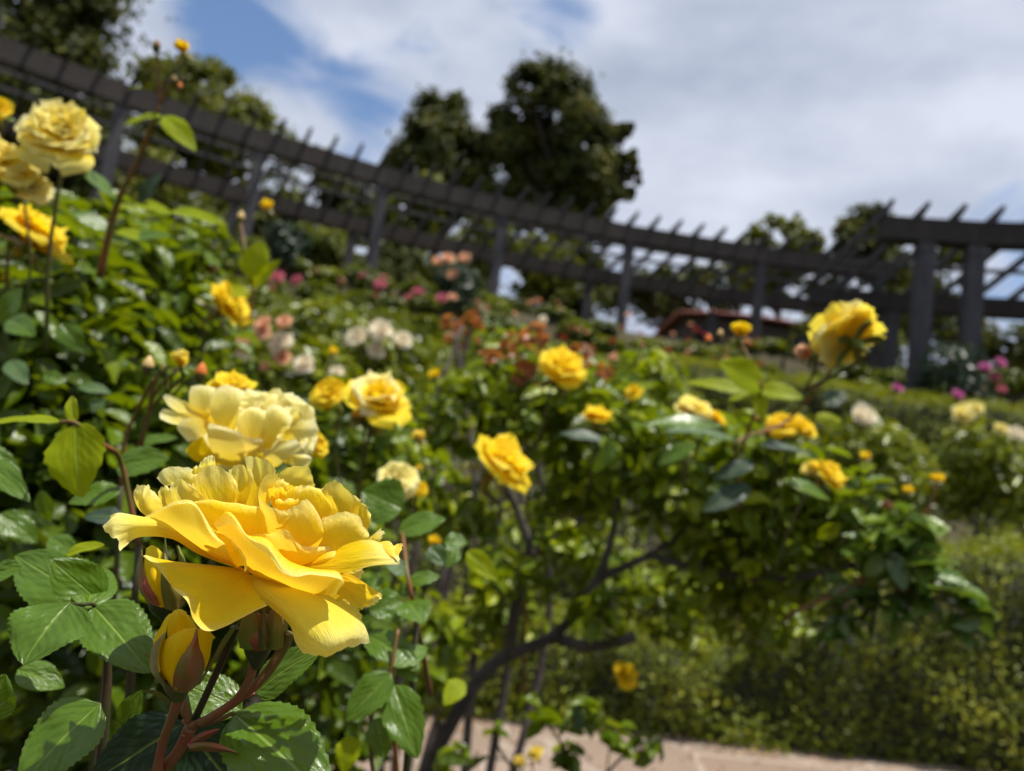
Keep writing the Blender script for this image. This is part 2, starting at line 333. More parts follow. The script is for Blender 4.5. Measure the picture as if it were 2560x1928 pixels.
n0 = len(V); V += [(x, y, z-.12) for (x, y, z) in V]
side = [[i*4, (i+1)*4, (i+1)*4+n0, i*4+n0] for i in range(59)]+[[i*4+3, i*4+3+n0, (i+1)*4+3+n0, (i+1)*4+3] for i in range(59)]
p = mk('path', V, np.r_[Fq, side], M['flagstone'], smooth=False); tag(p, kind='structure')
# ------------------------------------------------------------------ leaves
def leaves(C, size, up=.6, mb=None, aspect=.55, fold=.25, out=None, tint=None, size_var=.35):
    """two-quad folded leaflets at the points C; OUT = preferred outward directions"""
    n = len(C); d = nrm(rng.normal(size=(n, 3))); nr = rng.normal(size=(n, 3))*.8
    nr[:, 2] += up*2
    if out is not None: nr += out*1.2; d = nrm(d+out*.6)
    nr = nrm(nr); d = nrm(d-nr*np.sum(d*nr, 1)[:, None]); s = np.cross(d, nr)
    l = size*(1+size_var*rng.uniform(-1, 1, n))[:, None]; w = l*aspect
    b = C-d*l*.5; t = C+d*l*.5-nr*l*.08; f = nr*w*fold
    P_ = [b, b+d*l*.30+s*w*.46+f, b+d*l*.68+s*w*.40+f, t, b+d*l*.68-s*w*.40+f, b+d*l*.30-s*w*.46+f]
    V = np.stack(P_, 1).reshape(-1, 3); i = np.arange(n)[:, None]*6
    Fq = np.concatenate([i+[0, 1, 2, 3], i+[0, 3, 4, 5]])
    tt = np.clip(rng.beta(2.2, 2.2, n) if tint is None else tint, 0, 1)
    mb.add(V, Fq, None, np.repeat(tt, 6)); return mb
def blob_points(n, c, r, shell=.55):
    r = np.broadcast_to(np.asarray(r, float), (3,)); d = nrm(rng.normal(size=(n, 3)))
    k = (shell+(1-shell)*rng.random(n))*(1+.16*np.array([noise.noise(tuple(x*2.3+c[:3])) for x in d])); return c+d*k[:, None]*r, d
def hedge(name, label, xs, y0, wd, hfun, n, size, m='hedge_leaf', coresz=.06):
    V = []; prof = [(0, 0), (0, .85), (.12, 1), (.5, 1.03), (.88, 1), (1, .85), (1, 0)]
    for x in xs:
        for (a, b_) in prof:
            y = y0(x)+coresz+a*(wd-2*coresz); z = gz(x, y); h = hfun(x)-coresz
            k = .03*noise.noise((x*2.5, y*2.5, b_)); V.append((x, y+k, z-.05+b_*(h+.05)+k))
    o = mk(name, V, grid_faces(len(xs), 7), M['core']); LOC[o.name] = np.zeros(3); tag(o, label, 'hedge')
    x = rng.uniform(xs[0], xs[-1], n); h = np.array([hfun(v) for v in x]); s = rng.random(n)*(h+wd+h*.3)
    C = np.zeros((n, 3)); O = np.zeros((n, 3)); Y0 = np.array([y0(v) for v in x])
    fr = s < h; C[fr] = np.c_[x[fr], Y0[fr], s[fr]]; O[fr] = (0, -1, .2)
    tp = (s >= h) & (s < h+wd); C[tp] = np.c_[x[tp], Y0[tp]+(s-h)[tp], h[tp]]; O[tp] = (0, 0, 1)
    bk = s >= h+wd; C[bk] = np.c_[x[bk], Y0[bk]+wd, h[bk]-(s-h-wd)[bk]]; O[bk] = (0, 1, .2)
    bumpy = np.array([noise.noise((c[0]*3, c[1]*3, c[2]*3)) for c in C]); C += O*(bumpy*.10+rng.normal(size=n)*.025)[:, None]
    fine = np.array([noise.noise((c[0]*9+5, c[1]*9, c[2]*9)) for c in C])
    C[:, 2] += np.array([gz(a, b_) for a, b_ in C[:, :2]])
    leaves(C, size, .35, mb := MB(), out=O, tint=.45+bumpy*.35+fine*.3+rng.normal(size=n)*.16); mb.build('foliage', M[m], o); return o
def bush(name, label, cat, loc, blobs, n, size, m, group=None, up=.5, kind=None, tintf=None, shell=.55):
    o = thing(name, label, cat, loc, group); mb = MB(); tot = sum((np.prod(np.broadcast_to(np.asarray(b[1], float), (3,)))**(2/3)) for b in blobs)
    for (c, r) in blobs:
        k = int(n*(np.prod(np.broadcast_to(np.asarray(r, float), (3,)))**(2/3))/tot)
        C, d = blob_points(k, np.asarray(c), r, shell); cl = np.array([noise.noise(tuple(x*(3.5/max(np.max(r), .25)*.6))) for x in C])
        keep = cl > -.38; C, d, cl = C[keep], d[keep], cl[keep]
        leaves(C, size, up, mb, out=d, tint=(.5+.45*cl+rng.normal(size=len(C))*.17) if tintf is None else tintf(C, cl))
    mb.build('foliage', M[m], o); return o
# ------------------------------------------------------------------ pergola
def ray_phi(ux, uy, rho):
    CX, CY = PC_ if PC_ is not None else (6.0, -8.4)
    d = Q(ux, uy, 1)-CAM; a = d[0]**2+d[1]**2; b = 2*(d[0]*(-CX)+d[1]*(-CY)); c = CX**2+CY**2-rho**2
    t = (-b+math.sqrt(b*b-4*a*c))/(2*a); q = d*t; return math.atan2(q[0]-CX, q[1]-CY), CAM[2]+q[2]
def pergola(name, label, rf, rb, ztop, phis, phi0, phi1, step, pw, bh, over, purl, zb):
    c = pol((phi0+phi1)/2, rf, zb); t = thing(name, label, 'pergola', c)
    for rho in (rf, rb):
        for ph in phis:
            b0 = pol(ph, rho, 0); b0[2] = gz(b0[0], b0[1])-.1; b1 = pol(ph, rho, ztop-bh+.02); rad = np.array([math.sin(ph), math.cos(ph), 0])
            mb = MB(); mb.bar(b0, b1, pw, pw, rad, .1); e = b1+[0, 0, -.16]
            mb.bar(e-[0, 0, .06], e+[0, 0, .10], pw*1.08, pw*1.08, rad, .2); mb.build('post', M['post'], t, False)
        # the beam: one straight timber pair from post to post
        st = sorted([phi0]+list(phis)+[phi1]); mb = MB()
        for a, b_ in zip(st[:-1], st[1:]):
            for off in (-pw*.42, pw*.42):
                mb.bar(pol(a, rho+off, ztop-bh/2), pol(b_, rho+off, ztop-bh/2), .09, bh, (0, 0, 1), random.random())
        mb.build('beam', M['beam'], t, False)
    ph = phi0
    while ph <= phi1+1e-6:
        a = pol(ph, rf-over, ztop+.072); b_ = pol(ph, rb+over*.8, ztop+.072); rad = nrm(b_-a); mb = MB()
        mb.bar(a+rad*.28, b_-rad*.28, .052, .15, (0, 0, 1), random.random()*.6)
        sd = nrm(np.cross(rad, (0, 0, 1)))*.026                     # the cut-back rafter tails
        for e, s in ((a, 1), (b_, -1)):
            q = e+rad*.28*s; z = np.array([0, 0, .075])
            mb.add([q-sd-z, q+sd-z, q+sd+z, q-sd+z, e-sd+z*.25, e+sd+z*.25, e+sd+z, e-sd+z], [[0, 1, 2, 3][::s], [4, 7, 6, 5][::s], [0, 4, 5, 1][::s], [3, 2, 6, 7][::s], [0, 3, 7, 4][::s], [1, 5, 6, 2][::s]])
        mb.build('rafter', M['rafter'], t, False); ph += step
    for k in range(purl):
        rho = rf+(rb-rf)*(k+1)/(purl+1); mb = MB(); ps = np.linspace(phi0, phi1, 14)
        for a, b_ in zip(ps[:-1], ps[1:]): mb.bar(pol(a, rho, ztop+.185), pol(b_, rho, ztop+.185), .07, .07)
        mb.build('purlin', M['rafter'], t, False)
    return t
ph_l = [ray_phi(*q, 25.6)[0] for q in ((262, 235), (562, 330), (832, 385), (1086, 470), (1362, 512), (1645, 555))]
d0 = ph_l[1]-ph_l[0]; ph_l = [ph_l[0]-2*d0, ph_l[0]-d0]+ph_l+[ph_l[-1]+.11]
pergola('pergola', 'long curved dark timber pergola running along the top of the rose slope', 25.6, 29.3, 7.42, ph_l, ph_l[0]-.03, ph_l[-1]+.015, .54/25.6, .21, .40, .66, 3, 4.8)
PC_ = (3.3, -8.45)
pr = [ray_phi(1994, 600, 20.9)[0], ray_phi(2102, 600, 20.9)[0]]
pergola('pergola', 'taller nearer dark timber pergola bay at the right edge, behind the big yellow rose', 20.9, 25.3, 6.42, pr+[pr[1]+.17, pr[1]+.21], pr[0]-.035, pr[1]+.26, .58/20.9, .27, .40, .5, 2, 3)
PC_ = None
# ------------------------------------------------------------------ trees
def tree(label, base_u, depth, blobs, n, size, m='tree_leaf', cat='tree', name='tree', group=None, limbs=True, squash=1.0, GROW=1.14, thr=-.16):
    """blobs: (ux, uy, radius in the 2212 view) at DEPTH, spread over the crown's own thickness"""
    B = []; s = 1/1600*depth
    for i, (ux, uy, r) in enumerate(blobs):
        r = r*GROW+1
        off = (hash((i*7+3) % 11) % 5-2)*.35*r*s; c = Q(ux, uy, depth)+np.array([0, off, 0]); B.append((c, np.array([r*s, r*s, r*s*squash])))
    bx = Q(base_u[0], base_u[1], depth); base = np.array([bx[0], bx[1], gz(bx[0], bx[1])-.1])
    t = thing(name, label, cat, base, group); mb = MB(); tot = sum(b[1][0]**2 for b in B)
    for (c, r) in B:
        k = max(int(n*r[0]**2/tot), int(n*.012)); C, d = blob_points(int(k*1.3), c, r, .25); C = C+d*(r[0]*.35*(rng.random(len(C)) < .14)*rng.random(len(C)))[:, None]
        cl = np.array([noise.noise(tuple(x/(size*4.5))) for x in C]); keep = cl > thr+.25*noise.noise(tuple(c*.3)); C, d, cl = C[keep], d[keep], cl[keep]
        leaves(C, size, .3, mb, .7, out=d*1.2, tint=.45+.6*cl+rng.normal(size=len(C))*.12)
    mb.build('crown', M[m], t)
    top = max(B, key=lambda b: b[0][2]); h = top[0][2]-base[2]; tb = MB(); w = max(.06, h*.022)
    mid = (base+top[0])/2+np.array([.04*h, 0, 0]); tb.tube([base, mid, top[0]], [w*1.3, w*.8, w*.2], 8, 5)
    if limbs:
        for (c, r) in B:
            if c is top[0]: continue
            f = np.clip((c[2]-base[2])/h*.75, .12, .9); q = base+(top[0]-base)*f+(np.array([.04*h, 0, 0])*math.sin(f*math.pi)); tb.tube([q, (q+c)/2+[0, 0, -.05*h*.2], c], [w*.5, w*.3, w*.1], 5, 3)
    tb.build('trunk', M['tree_bark'], t); return t
tree('big dark conifer with uneven crown and ragged branches poking out to the right', (1180, 620), 34,
     [(1190, 168, 52), (1140, 205, 48), (1225, 225, 62), (1085, 262, 36), (1165, 275, 62), (1250, 300, 62), (1095, 330, 50), (1290, 335, 48), (1180, 360, 60), (1255, 390, 62), (1060, 300, 26), (1120, 395, 45),
      (1318, 290, 16), (1345, 280, 9), (1362, 274, 6), (1325, 335, 20), (1352, 345, 9), (1370, 350, 6), (1330, 385, 18), (1356, 378, 9), (1376, 376, 5), (1335, 425, 26), (1362, 415, 9), (1290, 440, 42), (1215, 455, 50), (1130, 460, 38), (1300, 490, 34), (1060, 420, 26), (1230, 520, 45), (1040, 370, 22), (1340, 300, 7), (1356, 290, 5), (1368, 330, 5), (1380, 392, 4), (1340, 365, 9), (1366, 366, 5)],
     30000, .25, 'tree_leaf', GROW=1.06)
tree('dark twin-topped conifer just left of the big conifer', (935, 600), 37,
     [(928, 205, 15), (930, 235, 20), (985, 222, 16), (982, 255, 30), (895, 265, 24), (940, 275, 42), (985, 305, 42), (900, 315, 34), (865, 320, 20), (940, 355, 58), (990, 375, 45), (880, 385, 36), (842, 378, 15), (940, 430, 62), (1010, 440, 30), (1000, 335, 28), (850, 430, 26), (875, 425, 30), (1025, 405, 30), (1045, 450, 30), (1022, 325, 32), (1036, 362, 32), (1030, 295, 16), (860, 350, 22)],
     26000, .25, 'tree_leaf', GROW=1.3)
tree('tall dark conifer filling the top left corner', (90, 700), 21,
     [(100, -150, 150), (0, -60, 150), (165, -40, 85), (190, 40, 62), (110, 60, 100), (190, 120, 60), (60, 160, 110), (0, 250, 110), (205, 200, 52), (140, 250, 90), (225, 265, 42), (60, 330, 100), (232, 330, 40), (-60, 400, 110), (150, 380, 60)],
     26000, .20, 'tree_leaf', GROW=1.3)
tree('broad green tree behind the left half of the pergola', (450, 600), 27,
     [(482, 160, 18), (470, 195, 38), (415, 190, 44), (350, 185, 48), (520, 235, 40), (440, 260, 70), (545, 275, 46), (340, 270, 60), (600, 300, 34), (500, 330, 70), (620, 340, 34), (680, 325, 15), (400, 360, 70)],
     16000, .22, 'tree_green', GROW=1.25)
sh = [((600, 430, 70), (520, 470, 60), 27), ((745, 420, 60), (700, 380, 40), 28), ((860, 450, 62), (920, 430, 40), 29), ((660, 540, 60), (720, 560, 50), 24), ((860, 560, 60), (800, 600, 40), 25),
      ((1000, 560, 60), (1060, 520, 50), 27), ((1140, 560, 55), (1190, 600, 55), 26), ((1250, 600, 50), (1270, 560, 38), 27), ((420, 480, 80), (350, 420, 70), 24), ((470, 640, 60), (550, 600, 60), 22),
      ((1010, 640, 50), (930, 640, 60), 23), ((240, 420, 90), (160, 470, 90), 22), ((60, 480, 100), (-60, 440, 100), 21), ((1150, 680, 40), (1230, 680, 40), 24)]
txt = ['behind the second pergola post from the left', 'rising behind the beam between two left posts', 'behind the centre-left pergola posts', 'low under the rear beam left of the centre', 'under the rear beam beside the centre-left post', 'behind the pergola at its middle, below the twin conifer',
       'below the big conifer behind the pergola', 'right of the big conifer trunk behind the pergola', 'behind the tall red-stemmed rose shoot on the left', 'at the foot of the left pergola posts', 'at the foot of the middle pergola posts', 'behind the large yellow rose at upper left', 'at the left edge behind the roses', 'at the foot of the pergola below the big conifer']
for i, (a, b_, dd) in enumerate(sh):
    tree(('dark leafy ' if i % 3 else 'light green ')+'shrub '+txt[i], (a[0], 800), dd, [a, b_, ((a[0]+b_[0])/2, (a[1]+b_[1])/2+a[2]*.7, a[2]*.8), (a[0]+a[2]*.3, a[1]+a[2]*.9, a[2]*.9)], 5200, .20, 'tree_green' if i % 3 == 0 else ('tree_leaf' if i % 3 == 1 else 'tree_green'), 'shrub', 'shrub', 'shrubs behind the pergola')
tree('rounded light green tree above the pergola, right of centre', (1680, 700), 33, [(1672, 492, 28), (1640, 505, 22), (1705, 500, 22), (1680, 530, 45), (1630, 545, 40), (1740, 540, 30), (1600, 590, 45), (1690, 600, 55)], 3500, .32, 'tree_green')
tree('dark green tree above the end of the long pergola', (1880, 700), 31, [(1862, 470, 26), (1890, 470, 20), (1830, 505, 28), (1880, 515, 42), (1930, 520, 40), (1830, 550, 34), (1900, 580, 50), (1780, 590, 40), (1960, 600, 40)], 4500, .30, 'tree_leaf')
tree('low spreading tree seen through the pergola posts, right of the big conifer', (1450, 760), 30, [(1440, 600, 24), (1490, 610, 28), (1390, 610, 24), (1530, 600, 26), (1460, 650, 50), (1380, 660, 45), (1560, 640, 40), (1330, 640, 34)], 3500, .28, 'tree_leaf')
tree('dark tree behind the right pergola bay', (2040, 800), 24, [(2040, 640, 50), (2030, 560, 34), (2000, 700, 60), (2070, 720, 50), (2140, 740, 48), (1930, 690, 50), (2200, 770, 60), (2260, 760, 60), (1860, 700, 50)], 6000, .24, 'tree_leaf')
tree('green shrub between the two right pergola bays', (1800, 800), 22, [(1790, 690, 40), (1850, 740, 45), (1740, 740, 40), (1910, 760, 45)], 2500, .2, 'tree_green', 'shrub', 'shrub')
# small red-roofed garden building beyond the pergola
bc = Q(1590, 720, 26); gb = thing('garden_building', 'low building with a long red tiled roof seen beyond the pergola posts', 'building', (bc[0], bc[1], gz(bc[0], bc[1])))
zt = Q(1590, 722, 26)[2]; z0 = gz(bc[0], bc[1])-.1; bw, bd = 2.2, 1.8
mb = MB(); mb.box((bc[0], bc[1], (z0+zt)/2), np.array([bw, 0, 0]), np.array([0, bd, 0]), np.array([0, 0, (zt-z0)/2])); mb.build('wall', M['stucco'], gb, False)
V = []
for i in range(9):
    f = i/8; yy = (f-.5)*2*(bd+.3)
    for j in range(13):
        g_ = (j/12-.5)*2; e = max(0, 1-abs(g_)**2.2)*(.35+.65*math.sin(math.pi*f)); V.append((bc[0]+g_*(bw+.35), bc[1]+yy, zt+.02+.50*e))
n0 = len(V); V += [(x, y, z-.1) for x, y, z in V]; Fr = grid_faces(9, 13); Fr = np.r_[Fr, Fr[:, ::-1]+n0]
Fr = np.r_[Fr, [[j, j+n0, j+1+n0, j+1] for j in range(12)], [[104+j, 105+j, 105+j+n0, 104+j+n0] for j in range(12)], [[i*13, (i+1)*13, (i+1)*13+n0, i*13+n0] for i in range(8)], [[i*13+12, i*13+12+n0, (i+1)*13+12+n0, (i+1)*13+12] for i in range(8)]]
mk('roof', V, Fr, M['roof'], gb)
for k in (-1.5, 0, 1.5):
    mb = MB(); mb.box((bc[0]+k, bc[1]-bd-.02, zt-.75), np.array([.4, 0, 0]), np.array([0, .03, 0]), np.array([0, 0, .45])); w_ = mb.build('window', M['beam'], gb, False)
    mb = MB(); mb.box((bc[0]+k, bc[1]-bd-.055, zt-.75), np.array([.33, 0, 0]), np.array([0, .01, 0]), np.array([0, 0, .38])); mb.build('pane', M['glass'], w_, False)
# ------------------------------------------------------------------ hedges and the planted tiers of the slope
hx = np.linspace(-4.2, 4.6, 50)
hedge('hedge', 'low clipped small-leaved hedge along the stone path, rising taller at the right edge', hx, edge_y, .6, lambda x: .42+.62*float(np.clip((x-1.15)/1.1, 0, 1))+.03*math.sin(x*5), 52000, .027)
hedge('hedge', 'second shaded clipped hedge one step up behind the low path hedge', np.linspace(-5, 6, 50), lambda x: edge_y(x)+1.05, .7, lambda x: .62+.04*math.sin(x*4+1), 26000, .030)
tiers = [(15.3, 1.15, .060, 5200), (16.7, 1.1, .07, 5200), (18.1, 1.0, .08, 5200), (19.5, .95, .09, 5600), (20.9, .9, .10, 5600), (22.3, .85, .10, 6200), (23.5, .62, .11, 7000), (24.1, .50, .10, 14000), (24.5, .45, .09, 15000), (24.9, .34, .08, 15000)]
tn = ['nearest', 'second', 'third', 'fourth', 'fifth', 'sixth', 'seventh', 'eighth', 'ninth', 'topmost']
for i, (rho, h, ls, n) in enumerate(tiers):
    n = int(n*1.0)
    mb = MB(); half = 1; a0, _ = ray_phi(-250, 900, rho); a1, _ = ray_phi(2420, 900, rho); na_ = int((a1-a0)*rho/.75)
    mid_ = pol((a0+a1)/2, rho, 0); o = thing('rose_bed', f'{tn[i]} tier of massed green rose foliage on the slope', 'rose bed', (mid_[0], mid_[1], gz(mid_[0], mid_[1]))); o['kind'] = 'stuff'
    for k in range(na_):
        ph = a0+(a1-a0)*(k+random.uniform(.1, .9))/na_; r_ = rho+random.uniform(-.35, .35); hh = h*random.uniform(.65, 1.15); z = float(gz_rho(r_))
        C, d = blob_points(int(n/na_*1.15), pol(ph, r_, z+hh*.52), (.55 if h > .5 else .42, .55 if h > .5 else .30, hh*.52), .4); C[:, 2] = np.maximum(C[:, 2], z+.02)
        cl = np.array([noise.noise(tuple(x*2.2)) for x in C]); tb_ = random.uniform(.18, .58)
        leaves(C, ls*1.35, .5, mb, out=d, tint=tb_+.35*cl+rng.normal(size=len(C))*.15)
    f = mb.build('foliage', M['bush_leaf'], o); f['kind'] = 'stuff'
def sbush(label, ux, uy, d, ru, n, size, m, name='rose_bush', cat='rose bush', sq=1.0, nb=4):
    s = d/1600*ru; c = Q(ux, uy, d); B = [(c, (s*.8, s*.8, s*.8*sq))]
    for k in range(nb): a = 2*math.pi*k/nb+.5; B.append((c+np.array([math.cos(a)*s*.45, math.sin(a)*s*.45, -s*.2+s*.35*math.sin(a*2)]), s*.6))
    b0 = np.array([c[0], c[1], gz(c[0], c[1])]); o = bush(name, label, cat, b0, B, n, size, m)
    st = MB()
    for k in range(4): st.tube([b0+[.03*k-.04, 0, -.03], (b0+c)/2+[.1*k-.15, .05*k-.1, 0], B[k][0]], [.014, .011, .006], 6, 4)
    st.build('branch', M['bark'], o); return o
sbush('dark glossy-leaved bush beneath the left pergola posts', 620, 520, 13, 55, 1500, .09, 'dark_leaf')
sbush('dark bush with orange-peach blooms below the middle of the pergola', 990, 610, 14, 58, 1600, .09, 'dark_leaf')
sbush('rose bush with coppery red new leaves at the centre of the slope', 1000, 705, 2.6, 46, 110, .042, 'red_leaf', nb=4)
sbush('reddish leafed bush right of the centre just above the yellow rose', 1145, 770, 2.2, 62, 70, .045, 'red_leaf', nb=4)
sbush('dark bush with magenta blooms at the foot of the right pergola bay', 2060, 800, 12, 85, 1500, .09, 'dark_leaf')
sbush('pale yellow rose bush behind the tall hedge at the right edge', 2130, 1000, 5.2, 115, 2000, .062, 'bush_leaf')
sbush('leafy rose bush behind the hedge between the yellow roses and the right edge', 1880, 985, 5.0, 120, 2000, .062, 'bush_leaf')
sbush('bright green bush carrying cream and peach roses, left of centre', 620, 850, 2.7, 165, 2400, .05, 'bush_leaf')
sbush('green bush carrying cream roses beside the peach ones', 830, 800, 3.1, 110, 2200, .04, 'bush_leaf')
sbush('bright green bush above the cream roses', 700, 730, 5.0, 100, 1800, .065, 'bush_leaf')
sbush('clipped dark bush behind the yellow roses, right of centre', 1420, 880, 4.4, 110, 2600, .04, 'bush_leaf')
sbush('low green bush on the slope at the foot of the first visible pergola post', 440, 650, 6.5, 85, 1800, .08, 'bush_leaf')
hedge('hedge', 'clipped sunlit hedge on the upper slope in front of the right pergola posts', np.linspace(1.9, 9.6, 40), lambda x: -8.4+math.sqrt(19.0**2-(x-6)**2), .8, lambda x: 1.30+.03*math.sin(x*3), 15000, .06)
lm = MB(); n_ = 900; x_ = rng.uniform(-4, 4.5, n_); dy_ = -rng.exponential(.16, n_); y_ = np.array([edge_y(v) for v in x_])+.03+dy_; C_ = np.c_[x_, y_, np.array([gz(a, b_) for a, b_ in zip(x_, y_)])+.042]
leaves(C_, .022, 2.5, lm, .6); lt = lm.build('leaf_litter', M['litter']); tag(lt, 'fallen petals and dry leaves along the foot of the path hedge', 'leaf litter', kind='stuff')
# ------------------------------------------------------------------ single leaves of the near plants
def camv(a, b, c): return nrm(a*R+b*U-c*F)          # right, up, towards the camera
def leaf(parent, bx, by, bd, tx, ty, td, wmm, nv, m='leaf_a', fold=.16, droop=.10, nr=30, nc=17, serr=.065, wave=.08, name='leaf', px=1.0, asym=0):
    """one serrated rose leaflet from base (px, depth) to tip; wmm = full width in mm; nv = the way its upper face looks"""
    b = P(bx*px, by*px, bd); t = P(tx*px, ty*px, td); ax = t-b; ln = np.linalg.norm(ax); ax = ax/ln
    n = camv(*nv); n = nrm(n-ax*np.dot(n, ax)); s = np.cross(ax, n); W_ = wmm/2000.0
    v = np.linspace(0, 1, nr)[:, None]; u = np.linspace(-1, 1, nc)[None]; ph = random.uniform(0, 6)
    w = W_*np.sin(math.pi*np.clip(v, 0, 1)**.82)**.72*(1-.12*v); w = np.where(v < .04, w*.6, w)
    ser = 1+serr*(((v*15) % 1)*-1.0+.5)*np.abs(u)**4*2.0*np.clip((v-.06)*8, 0, 1)
    sp_ = -droop*ln*(v**2)+droop*ln*.25*np.sin(math.pi*v)
    off = fold*w*np.abs(u)**1.3*1.6-.35*w*np.abs(u)**3*fold*2+wave*w*np.sin(v*9+ph+u*1.5)*np.abs(u)+.0001*np.sin(v*7*math.pi*1.0)*(1-np.abs(u))*np.abs(u)*4*(ln/.05)
    Pm = b+ax*(ln*v)[..., None]+s*(w*u*ser+asym*W_*np.sin(math.pi*v))[..., None]+n*(sp_+off)[..., None]
    uv = np.stack([np.broadcast_to(u, (nr, nc)), np.broadcast_to(v, (nr, nc))], -1).reshape(-1, 2)
    return mk(name, Pm.reshape(-1, 3), grid_faces(nr, nc), M[m], parent, uv)
# ------------------------------------------------------------------ main rose
def cpt(x, y, d): return P(200+x/2.572, 1080+y/2.572, .250+d/1000)
def hpetal(parent, rows, m='petal', n=30, name='petal', ruf=.35, seed=0, flat=1.0, wide=False):
    k = max(len(r) for r in rows)
    rows = [catmull(np.array(r, float), k) if len(r) != k else np.array(r, float) for r in rows]
    if flat < 1:
        for r in rows: l_ = np.linspace(r[0][2], r[-1][2], k); r[:, 2] = l_+(r[:, 2]-l_)*flat
    if wide:
        for i_, r in enumerate(rows):
            f_ = 1.18 if i_ < len(rows)-1 else 1.05; cx_ = r[:, 0].mean(); r[:, 0] = cx_+(r[:, 0]-cx_)*f_
    g = np.array([[cpt(*q) for q in r] for r in rows]); g = catmull(g, n); g = catmull(g.transpose(1, 0, 2), n).transpose(1, 0, 2)
    du = np.gradient(g, axis=1); dv = np.gradient(g, axis=0); nn = nrm(np.cross(du, dv)); v = np.linspace(0, 1, n)[:, None]; u = np.linspace(-1, 1, n)[None]
    wob = np.array([[noise.noise((uu*2.6+seed*3.1, vv*2.2, seed)) for uu in u[0]] for vv in v[:, 0]])*v**1.5*.0011*ruf/.35
    fine = np.array([noise.noise((uu*4.5+seed, 5, seed)) for uu in u[0]])[None]*v**8
    g = g+nn*wob[..., None]+nrm(dv)*(fine*.0010+.00035*np.array([noise.noise((uu*16+seed, 9, seed)) for uu in u[0]])[None]*v**12)[..., None]
    uv = np.stack([np.broadcast_to(u, (n, n)), np.broadcast_to(v, (n, n))], -1).reshape(-1, 2)
    return mk(name, g.reshape(-1, 3), grid_faces(n, n), M[m], parent, uv)
HB = P(719, 1610, .262)
hero = thing('yellow_rose', 'large fully open yellow rose in sharp focus in the foreground, lower left', 'rose', P(600, 1900, .258))
V_, F_ = lathe(cpt(1290, 1330, 12), camv(-.25, 1, .1), [(0, .0012), (.002, .0030), (.006, .0040), (.010, .0038), (.014, .006), (.016, .003)], 16)
bloom = mk('bloom', V_, F_, M['sepal'], hero)
